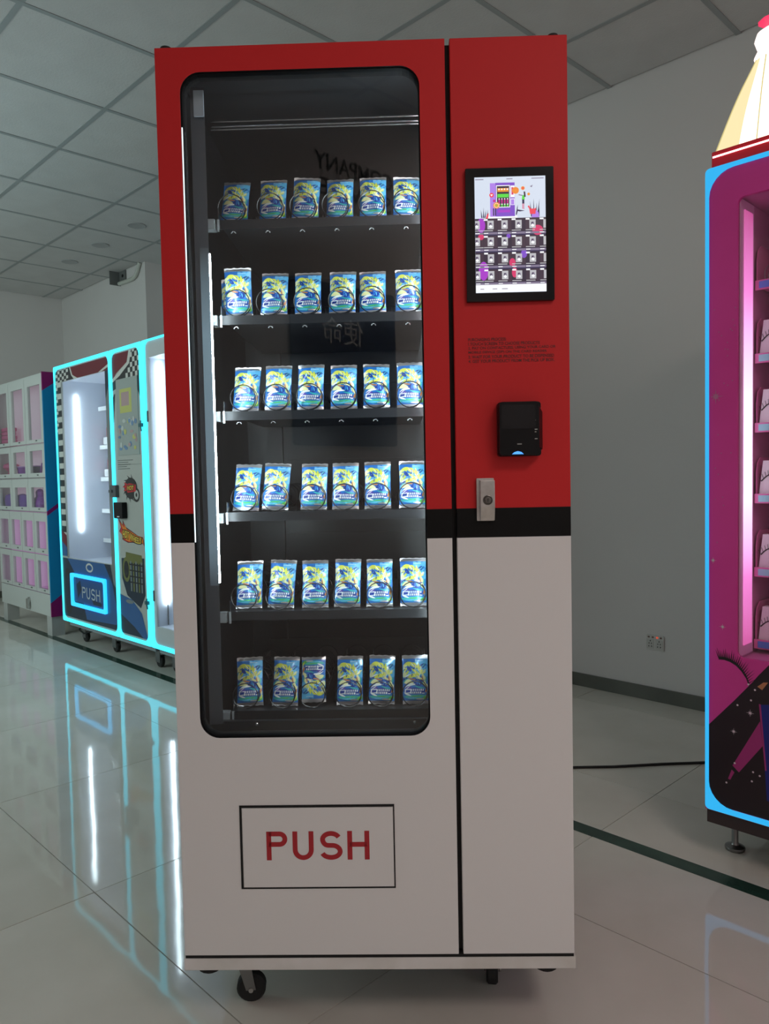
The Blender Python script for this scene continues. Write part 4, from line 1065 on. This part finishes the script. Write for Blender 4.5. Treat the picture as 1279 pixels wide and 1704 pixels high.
for ri, (z0, z1, n, wz0_, wz1_) in enumerate(rows_):
    W = (LX1 - 0.012 - LX0) / n
    for k in range(n):
        xa = LX0 + W * k + 0.002; xb = LX0 + W * (k + 1) - 0.002
        mg_ = W * 0.17
        dr = MB().plate(rrect(xa, xb, z0 + 0.003, z1 - 0.003, 0.003, 2), [rect(xa + mg_, xb - mg_ * 0.7, wz0_, wz1_)], 0.0, 0.020).build('door', LW, lc)
        MB().plate(rect(xa + mg_, xb - mg_ * 0.7, wz0_, wz1_), [], 0.008, 0.011).build('pane', GLASS, dr)
        MB().box((xa + xb) / 2 + 0.02, (xa + xb) / 2 + 0.045, -0.003, 0.0, z0 + 0.016, z0 + 0.024).build('number_plate', mat('grey_print'), dr)
        MB().box(xa, xb, *((0.085, 0.09) if ri >= 3 else (0.140, 0.145)), z0 + 0.006, z1 - 0.008).build('back_panel', PINKB if (ri >= 3) else PALEB, lc)
bd_ = MB().box(LX0 + 0.002, LX1 - 0.014, 0.0, 0.020, 0.143, 0.298).build('service_door', LW, lc)
MB().lathe([(0.022, -0.008), (0.022, 0.0)], (rx(-5.93), 0, 0.225), 14, axis='y').box(rx(-5.95), rx(-5.91), -0.022, -0.008, 0.16, 0.235).build('lock', STEEL, bd_)
for x in (LX0 + 0.06, LX1 - 0.06):
    for y in (0.05, 0.56): MB().box(x - 0.045, x + 0.045, y - 0.045, y + 0.045, 0.0, 0.141).build('foot_block', mat('pale_foot', (0.5, 0.5, 0.48), 0.5), lc)
# locker contents
def cup(x, z, lab, m):
    t = thing('cup', lab, 'cup', (x, FY + 0.075, z + 0.0025), 0, 'cups in the locker cabinet')
    MB().lathe([(0.036, 0), (0.048, 0.085), (0.046, 0.087), (0.034, 0.004)], n=18).build('cup_body', m, t, True)
    MB().lathe([(0.0488, 0.080), (0.0505, 0.083), (0.0488, 0.088)], n=18).build('rim', mat('pale_cup_rim', srgb(200, 160, 220), 0.4), t, True)
cup(-6.165, 1.139, 'purple cup in the middle door of the second locker row', CUP)
cup(-5.90, 1.139, 'dark striped cup beside a straw in the second locker row', mat('dark_purple_cup', srgb(70, 30, 90), 0.35))
tag(MB().tube([(-5.80, FY + 0.065, 1.1445), (-5.765, FY + 0.07, 1.245)], 0.005, 8).build('drinking_straw', CUP), 'thin purple straw leaning beside the striped cup', 'straw')
def plush(x, z, lab):
    t = MB()
    prof = [(0.02, 0.0), (0.08, 0.012), (0.095, 0.05), (0.095, 0.085), (0.075, 0.112), (0.02, 0.122)]
    t.lathe(prof, n=20); t.v = [(p[0], p[1] * 0.36, p[2]) for p in t.v]
    o = t.build('cushion', PLUSH, None, True, loc=(x, FY + 0.062, z + 0.0025)); tag(o, lab, 'cushion', 'cushions in the locker cabinet')
plush(-6.44, 0.893, 'round violet cushion, half cut off by the photo edge in the third locker row')
plush(-6.17, 0.893, 'round violet cushion in the middle door of the third locker row')
t = thing('plush_toy', 'bright purple plush bundle in the right door of the third locker row', 'plush toy', (-5.83, FY + 0.07, 0.8955))
body = MB(); body.lathe([(0.03, 0.0), (0.075, 0.01), (0.085, 0.05), (0.065, 0.085), (0.045, 0.105), (0.05, 0.135), (0.03, 0.155), (0.008, 0.16)], n=18); body.v = [(p[0], p[1] * 0.55, p[2]) for p in body.v]; body.build('plush_body', CUP, t, True)
MB().lathe([(0.01, 0.0), (0.03, 0.01), (0.03, 0.03), (0.01, 0.045)], (-0.085, 0, 0.05), 10, axis='x').lathe([(0.01, 0.0), (0.03, 0.012), (0.03, 0.03), (0.01, 0.045)], (0.045, 0, 0.05), 10, axis='x').build('plush_arm', CUP, t, True)
for k in range(5):
    o = MB().box(-0.075, 0.075, -0.035, 0.035, 0.0005, 0.030).build('folded_towel', PINKM, None, loc=(-6.44 + pr.uniform(-.01, .01), FY + 0.07, 1.3865 + k * 0.0312), rot=(0, 0, pr.uniform(-.06, .06)), bevel=0.006)
    tag(o, 'folded pink towel, ' + ['bottom', 'second from bottom', 'middle', 'second from top', 'topmost'][k] + ' of the stack in the top locker row', 'towel', 'pink towels in the locker cabinet')
o = MB().lathe([(0.05, 0.0), (0.055, 0.01), (0.02, 0.05), (0.06, 0.085), (0.055, 0.11), (0.01, 0.13)], n=16).build('toy_figure', PINKM, None, True, loc=(-6.44, FY + 0.077, 1.1395))
tag(o, 'pink waisted ornament in the left door of the second locker row', 'ornament')

# ------------------------------------------------------------------ pink lash machine (right edge)
PY = 2.0923
pm = thing('lash_machine', 'magenta vending machine with blue neon edge, pink lit interior and red turret', 'vending machine', (-0.45, PY, 0))
ox = 0.45
PX0, PX1 = rx(-0.880), rx(-0.02)
MAG = noise_tint(mat('magenta_wrap', srgb(196, 62, 128), 0.35), srgb(218, 60, 152), srgb(226, 68, 162), 4)
shell(MB(), PX0, PX1, 0.012, 0.70, 0.150, 1.905).build('cabinet', mat('grey_pink_side', srgb(150, 120, 130), 0.45), pm)
Q0, Q1, QZ0, QZ1 = rx(-0.796), rx(-0.12), 0.592, 1.815
pdr = MB().plate(rect(PX0, PX1, 0.150, 1.905), [rrect(Q0, Q1, QZ0, QZ1, 0.018, 6)], 0.0, 0.012).build('door', MAG, pm)
MB().plate(rrect(Q0 + 0.001, Q1 - 0.001, QZ0 + 0.001, QZ1 - 0.001, 0.017, 6), [], 0.004, 0.008).build('window_pane', GLASS, pdr)
PINKL = mat('pink_lit_liner', srgb(214, 120, 178), 0.45)  # pink of the interior light put into a white liner's colour
mb = MB()
mb.box(Q0 - 0.012, Q0 - 0.001, 0.012, 0.60, QZ0 - 0.02, QZ1 + 0.02).box(Q1 + 0.001, Q1 + 0.012, 0.012, 0.60, QZ0 - 0.02, QZ1 + 0.02).box(Q0, Q1, 0.55, 0.56, QZ0 - 0.02, QZ1 + 0.02)
mb.box(Q0, Q1, 0.012, 0.55, QZ1 + 0.005, QZ1 + 0.02).box(Q0, Q1, 0.012, 0.55, QZ0 - 0.02, QZ0 - 0.006)
mb.build('inner_liner', PINKL, pm)
LEDPINK = emitter('pink_led_tube', (1.0, 0.62, 0.95), 5.0)
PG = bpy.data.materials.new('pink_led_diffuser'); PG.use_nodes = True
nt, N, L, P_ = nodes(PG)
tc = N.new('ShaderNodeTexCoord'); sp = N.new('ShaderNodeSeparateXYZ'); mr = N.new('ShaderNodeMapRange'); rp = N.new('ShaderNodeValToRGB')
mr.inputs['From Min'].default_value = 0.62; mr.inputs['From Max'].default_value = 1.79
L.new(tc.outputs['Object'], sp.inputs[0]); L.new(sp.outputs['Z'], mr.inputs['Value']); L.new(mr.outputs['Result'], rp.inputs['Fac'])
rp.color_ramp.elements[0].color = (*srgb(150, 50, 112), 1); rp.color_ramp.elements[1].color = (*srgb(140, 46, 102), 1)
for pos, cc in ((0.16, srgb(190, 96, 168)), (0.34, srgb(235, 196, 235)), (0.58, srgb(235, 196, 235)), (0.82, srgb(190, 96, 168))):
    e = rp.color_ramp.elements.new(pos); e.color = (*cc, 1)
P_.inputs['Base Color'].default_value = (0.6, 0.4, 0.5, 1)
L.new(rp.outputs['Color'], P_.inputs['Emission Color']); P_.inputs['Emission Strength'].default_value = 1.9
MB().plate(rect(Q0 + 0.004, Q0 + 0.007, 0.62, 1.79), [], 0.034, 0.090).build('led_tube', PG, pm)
MB().tube([(Q1 - 0.006, 0.055, 0.70), (Q1 - 0.006, 0.055, 1.66)], 0.010, 8).build('led_tube', LEDPINK, pm)
MB().box(Q0 + 0.001, Q0 + 0.004, 0.012, 0.105, QZ0, QZ1).build('light_channel', mat('pink_lit_channel', srgb(236, 170, 214), 0.4), pm)  # channel colour also carries the pink interior light
neon_frame(pm, PX0, PX1, 0.152, 1.910, (0.0095, 0.0095, 0.015, 0.012), 0.065, NEONR, y0=-0.003)
TRAYP = mat('pink_acrylic', srgb(226, 120, 176), 0.25); LABELB = mat('price_label_blue', srgb(90, 140, 220), 0.4); LABELW = mat('price_label_pale', srgb(150, 215, 220), 0.4)
BOXW = mat('white_lash_box', (0.82, 0.82, 0.82), 0.4); LASH = mat('black_lash', (0.015, 0.012, 0.015), 0.5)
psh = [1.600, 1.402, 1.213, 1.018, 0.814, 0.612]
for k, z in enumerate(psh):
    t = MB().box(Q0 + 0.015, Q1 - 0.015, 0.112, 0.53, z - 0.005, z)
    so = t.build('shelf', TRAYP, pm)
    MB().box(Q0 + 0.007, Q1 - 0.007, 0.105, 0.112, z - 0.012, z + 0.014).build('shelf_lip', TRAYP, so)
    MB().box(rx(-0.778), rx(-0.735), 0.1025, 0.105, z - 0.008, z + 0.010).build('price_label', LABELB if k in (0, 5) else LABELW, so)
    mb = MB()
    for x in (-0.790, -0.700, -0.610, -0.520): mb.add([(rx(x), 0.117, z), (rx(x), 0.300, z), (rx(x), 0.300, z + 0.115), (rx(x), 0.147, z + 0.115), (rx(x), 0.125, z + 0.100), (rx(x), 0.117, z + 0.07),
                                                       (rx(x) + 0.003, 0.117, z), (rx(x) + 0.003, 0.300, z), (rx(x) + 0.003, 0.300, z + 0.115), (rx(x) + 0.003, 0.147, z + 0.115), (rx(x) + 0.003, 0.125, z + 0.100), (rx(x) + 0.003, 0.117, z + 0.07)],
                                                      [(0, 1, 2, 3, 4, 5), (11, 10, 9, 8, 7, 6)] + [(i, 6 + i, 6 + (i + 1) % 6, (i + 1) % 6) for i in range(6)])
    mb.build('divider', TRAYP, so)
    cps = [(rx(-0.745) + 0.030 * math.cos(q * math.pi / 10), (0.120 if k == 0 else 0.150) + 0.0015 * q, z + 0.032 + 0.030 * math.sin(q * math.pi / 10)) for q in range(60)]
    MB().tube(cps, 0.0014, 5).build('coil', mat('grey_coil', (0.35, 0.3, 0.33), 0.3, 0.7), so)
    if k > 0:
        lab = ['', 'white lash box on the second shelf of the magenta machine', 'white lash box on the third shelf of the magenta machine', 'white lash box on the fourth shelf of the magenta machine', 'white lash box on the fifth shelf of the magenta machine', 'white lash box on the bottom shelf of the magenta machine'][k]
        t = thing('lash_box', lab, 'box', (-0.7505, PY + 0.133, z + 0.0005), 0, 'lash boxes in the magenta machine')
        MB().plate([(-0.034, 0.0), (0.034, 0.0), (0.034, 0.105), (-0.022, 0.105)], [], -0.012, 0.012).build('carton', BOXW, t, bevel=0.001)
        m2 = MB(); m2.tube([(-0.026 + 0.05 * q / 8, -0.0128, 0.048 + 0.018 * math.sin(math.pi * q / 8)) for q in range(9)], 0.0016, 5)
        for q in range(9):
            x = -0.026 + 0.05 * q / 8; zz = 0.048 + 0.018 * math.sin(math.pi * q / 8)
            m2.tube([(x, -0.0128, zz), (x + (q - 4) * 0.0016, -0.013, zz + 0.013)], 0.0006, 4)
        m2.build('lash_print', LASH, t)
    else:
        t = thing('lash_box', 'dark red lash box on the top shelf of the magenta machine', 'box', (-0.745, PY + 0.224, z + 0.0005), 0, 'lash boxes in the magenta machine')
        MB().plate(rrect(-0.034, 0.034, 0.0, 0.10, 0.004, 3), [], -0.012, 0.012).build('carton', mat('dark_red_box', srgb(120, 20, 50), 0.4), t)
        MB().plate(rect(-0.025, 0.025, 0.02, 0.05), [], -0.0126, -0.012).build('lash_print', LASH, t)
# wrap print: dark lower part, eyelash, brush, sparkles
a = Print(PX0 + 0.0098, PX1 - 0.0098, 0.168, 1.89, 0.0, 0.00003)
WP = [mat('black_wrap', srgb(40, 28, 34), 0.35), mat('brush_magenta', srgb(170, 50, 122), 0.35), mat('sparkle_white', srgb(225, 205, 215), 0.4), mat('lash_black', (0.012, 0.01, 0.012), 0.5), mat('wrap_tan', srgb(196, 130, 90), 0.4), mat('wrap_blue', srgb(30, 40, 130), 0.35), mat('sparkle_soft', srgb(196, 120, 160), 0.4)]
def gx_(x): return rx(x)
a.poly([(gx_(-0.87), 0.392), (gx_(-0.80), 0.475), (gx_(-0.752), 0.535), (gx_(-0.74), 0.552), (gx_(-0.713), 0.585), (gx_(-0.02), 0.585), (gx_(-0.02), 0.16), (gx_(-0.89), 0.16), (gx_(-0.89), 0.37)], 0)
a.poly([(gx_(-0.7335), 0.475), (gx_(-0.60), 0.50), (gx_(-0.60), 0.20), (gx_(-0.717), 0.22)], 5)
a.poly([(gx_(-0.738), 0.476), (gx_(-0.7335), 0.476), (gx_(-0.718), 0.30), (gx_(-0.722), 0.30)], 1)
a.poly([(gx_(-0.806), 0.292), (gx_(-0.789), 0.277), (gx_(-0.728), 0.365), (gx_(-0.735), 0.430)], 1)
a.poly([(gx_(-0.806), 0.289), (gx_(-0.792), 0.277), (gx_(-0.796), 0.268), (gx_(-0.808), 0.280)], 3)
a.poly([(gx_(-0.808), 0.280), (gx_(-0.801), 0.274), (gx_(-0.812), 0.250), (gx_(-0.818), 0.252)], 1)
a.poly([(gx_(-0.742), 0.522), (gx_(-0.727), 0.536), (gx_(-0.715), 0.538), (gx_(-0.730), 0.515)], 4)
arc = [(-0.843, 0.583), (-0.828, 0.584), (-0.812, 0.581), (-0.796, 0.573), (-0.782, 0.560), (-0.770, 0.543), (-0.762, 0.522)]
a.poly([(gx_(p[0]), p[1] + 0.004) for p in arc] + [(gx_(p[0] - 0.001), p[1] - 0.004) for p in arc[::-1]], 3)
for k in range(24):
    t = k / 23 * (len(arc) - 1); i = min(int(t), len(arc) - 2); f = t - i
    x = arc[i][0] * (1 - f) + arc[i + 1][0] * f; z = arc[i][1] * (1 - f) + arc[i + 1][1] * f
    ang_ = math.radians(112 - 78 * k / 23); ln = 0.026 + 0.006 * math.sin(k * 1.7)
    a.poly([(gx_(x - 0.0018), z), (gx_(x + 0.0018), z), (gx_(x + math.cos(ang_) * ln), z + math.sin(ang_) * ln)], 3)
a.mb.build('wrap_print', WP, pdr)
def star(x, z, r, m=2, n=8):
    global a
    a = Print(PX0 + 0.0145, PX1 - 0.0145, 0.172, 1.89, -0.0006, 0.00003)
    pts = []
    for k in range(2 * n):
        rr = r if k % 2 == 0 else r * 0.2
        if k % 4 == 2: rr *= 0.65
        pts.append((gx_(x + rr * math.cos(k * math.pi / n)), z + rr * math.sin(k * math.pi / n)))
    a.poly(pts, m)
    a.poly(ellipse(gx_(x), z, r * 0.3, r * 0.3, 10), m)
    a.mb.build('sparkle', WP, pdr)
star(-0.852, 1.299, 0.022, 6)
for (x, z, r) in ((-0.859, 0.852, 0.010), (-0.833, 0.671, 0.010), (-0.760, 0.447, 0.011), (-0.803, 0.387, 0.010)): star(x, z, r)
pr = random.Random(11)
a = Print(PX0 + 0.0145, PX1 - 0.0145, 0.172, 1.89, -0.0006, 0.00003)
for (x, z) in ((-0.765, 0.524), (-0.748, 0.512), (-0.758, 0.482), (-0.793, 0.462), (-0.80, 0.300), (-0.752, 0.288), (-0.735, 0.282), (-0.822, 0.240), (-0.755, 0.262)):
    a.poly(ellipse(gx_(x), z, 0.0028, 0.0028, 8), 2)
for k in range(26):
    x = pr.uniform(-0.855, -0.80); z = pr.choice([pr.uniform(1.42, 1.55), pr.uniform(0.9, 1.1), pr.uniform(1.1, 1.6)])
    a.poly(ellipse(gx_(x), z, 0.0018, 0.0018, 6), 6)
a.mb.build('sparkle_specks', WP, pdr)['kind'] = 'stuff'
MB().box(PX0 + 0.003, PX1 - 0.003, 0.004, 0.70, 0.112, 0.150).build('base_plinth', mat('dark_brown_base', srgb(60, 48, 48), 0.4), pm)
for x in (-0.845, -0.055):
    for y in (0.12, 0.62): foot(pm, rx(x), y, 0.112, mat('dark_steel_foot', (0.25, 0.25, 0.25), 0.3, 0.9))
# glowing turret on the corner
tu = thing('turret_topper', 'glowing cream turret roof with red base on the magenta machine', 'sign topper', (-0.756, PY + 0.130, 1.9055))
RED = mat('red_gloss_band', srgb(240, 44, 60), 0.35)
MB().box(-0.112, 0.112, -0.122, 0.112, 0.0, 0.050).build('base_band', RED, tu, bevel=0.003)
MB().box(-0.108, 0.108, -0.1235, -0.1205, 0.033, 0.037).build('light_line', emitter('warm_white_line', (1.0, 0.85, 0.85), 3.0), tu)
GLOW = emitter('cream_lantern_glow', (1.0, 0.82, 0.62), 2.8); GLOW2 = emitter('yellow_lantern_edge', (1.0, 0.84, 0.46), 1.0)
SEAM = emitter('yellow_seam', (0.85, 0.72, 0.30), 0.75)
mb = MB(); nn, levels = 32, 10
RT = 0.240
def pleat(t, k, off=0.0):
    ang_ = 2 * math.pi * k / nn + math.pi / 4
    c_, s_ = math.cos(ang_), math.sin(ang_)
    sq = 1.0 / max(abs(c_), abs(s_))
    rad = (0.106 * sq) * (1 - t) + 0.040 * t
    rad *= 1 + 0.07 * math.sin(math.pi * t) - (0.035 if k % 4 == 0 else 0.0) * math.sin(math.pi * min(1, t * 1.3 + 0.1))
    rad += off
    return (rad * c_, rad * s_ - 0.005, 0.050 + RT * t)
vs = [pleat(j / levels, k) for j in range(levels + 1) for k in range(nn)]
mb.add(vs, [(j * nn + k, j * nn + (k + 1) % nn, (j + 1) * nn + (k + 1) % nn, (j + 1) * nn + k) for j in range(levels) for k in range(nn)])
for i_ in range(len(mb.f)):
    kk = i_ % nn
    mb.m[i_] = 1 if kk in (15, 16, 17, 0, 31, 8, 24) else 0
mb.add([(0, -0.005, 0.050 + RT)] + vs[-nn:], [(0, 1 + k, 1 + (k + 1) % nn) for k in range(nn)])
mb.build('roof', [GLOW, GLOW2], tu, True)
for k in range(0, nn, 4):
    MB().tube([pleat(j / levels, k, 0.0005) for j in range(levels + 1)], 0.0018, 5).build('roof_seam', SEAM, tu, True)
FIN = emitter('finial_glow', (1.0, 0.82, 0.78), 1.6)
MB().lathe([(0.020, 0.278), (0.038, 0.286), (0.043, 0.300), (0.036, 0.314), (0.028, 0.320), (0.036, 0.326), (0.042, 0.344), (0.036, 0.362), (0.018, 0.374), (0.008, 0.377)], (0, -0.005, 0), 20).build('finial', FIN, tu, True)
MB().tube([(0.0, -0.005, 0.374), (0.0, -0.005, 0.56)], 0.006, 8).build('flag_pole', emitter('red_flag_glow', srgb(240, 40, 90), 1.2), tu)
MB().lathe([(0.012, 0.376), (0.034, 0.392), (0.026, 0.398), (0.010, 0.390)], (0, -0.005, 0), 10).build('red_collar', emitter('red_flag_glow'), tu)
MB().add([(0.004, -0.007, 0.49), (0.09, -0.007, 0.52), (0.004, -0.007, 0.555), (0.004, -0.003, 0.49), (0.09, -0.003, 0.52), (0.004, -0.003, 0.555)], [(0, 1, 2), (5, 4, 3), (0, 3, 4, 1), (1, 4, 5, 2), (2, 5, 3, 0)]).build('flag', emitter('red_flag_glow'), tu)

# ------------------------------------------------------------------ small things: cord, socket, wall box
cp_ = [(-1.80, 1.62, 0.06), (-1.79, 1.70, 0.005), (-1.70, 2.10, 0.005), (-1.60, 2.29, 0.005), (-1.503, 2.425, 0.005), (-1.40, 2.53, 0.005), (-1.29, 2.665, 0.005), (-1.177, 2.791, 0.005), (-1.0, 2.93, 0.005), (-0.8, 3.02, 0.005)]
tag(MB().tube(cp_, 0.005, 8).build('power_cord', RUBBER, None, True), 'black power cord running across the tiles behind the red machine', 'cord')
so = thing('wall_socket', 'white double wall socket plate above the dark skirting', 'socket', (-1.6725, YB, 0.2815))
MB().plate(rrect(-0.0435, 0.0435, -0.0355, 0.0355, 0.004, 3), [], -0.008, -0.0002).build('plate', mat('socket_white', (0.62, 0.60, 0.57), 0.4), so, bevel=0.001)
for x in (-0.022, 0.022):
    MB().plate(rrect(x - 0.018, x + 0.018, -0.030, 0.016, 0.003, 3), [], -0.0095, -0.008).build('outlet', mat('socket_face', (0.55, 0.53, 0.50), 0.4), so)
    mb = MB()
    for (dx, dz, w) in ((0, 0.008, 0.002), (-0.007, -0.018, 0.0018), (0.007, -0.018, 0.0018), (-0.006, -0.004, 0.0016), (0.006, -0.004, 0.0016)): mb.box(x + dx - w, x + dx + w, -0.0102, -0.0094, dz - 0.003, dz + 0.003)
    mb.build('pin_holes', GAP, so)
for x, m in ((-0.030, mat('socket_switch', (0.2, 0.12, 0.1), 0.4)), (-0.010, mat('socket_switch')), (0.012, emitter('switch_lamp', srgb(230, 90, 60), 0.7)), (0.030, mat('socket_switch'))):
    MB().box(x - 0.005, x + 0.005, -0.0095, -0.008, 0.022, 0.030).build('switch', m, so)
wb = thing('wall_box', 'grey box with black hole and pale cable conduit high on the far wall', 'cable box', (-6.28, 3.10, 2.87))
MB().box(-0.205, -0.195, -0.10, -0.0002, -0.045, 0.072).box(-0.195, -0.08, -0.012, -0.0002, -0.03, 0.072).build('bracket', mat('dark_grey_bracket', (0.15, 0.155, 0.15), 0.5), wb)
mb = MB().lathe([(0.014, -0.016), (0.014, -0.011)], (-0.13, 0, 0.03), 12, axis='y'); mb.build('cable_hole', GAP, wb)
MB().tube([(-0.19, -0.018, -0.028), (-0.05, -0.018, -0.034), (0.07, -0.018, -0.036), (0.125, -0.018, -0.020), (0.155, -0.018, 0.01), (0.185, -0.018, 0.05), (0.205, -0.018, 0.074)], 0.017, 10).build('conduit', mat('pale_conduit', (0.55, 0.56, 0.50), 0.5), wb, True)
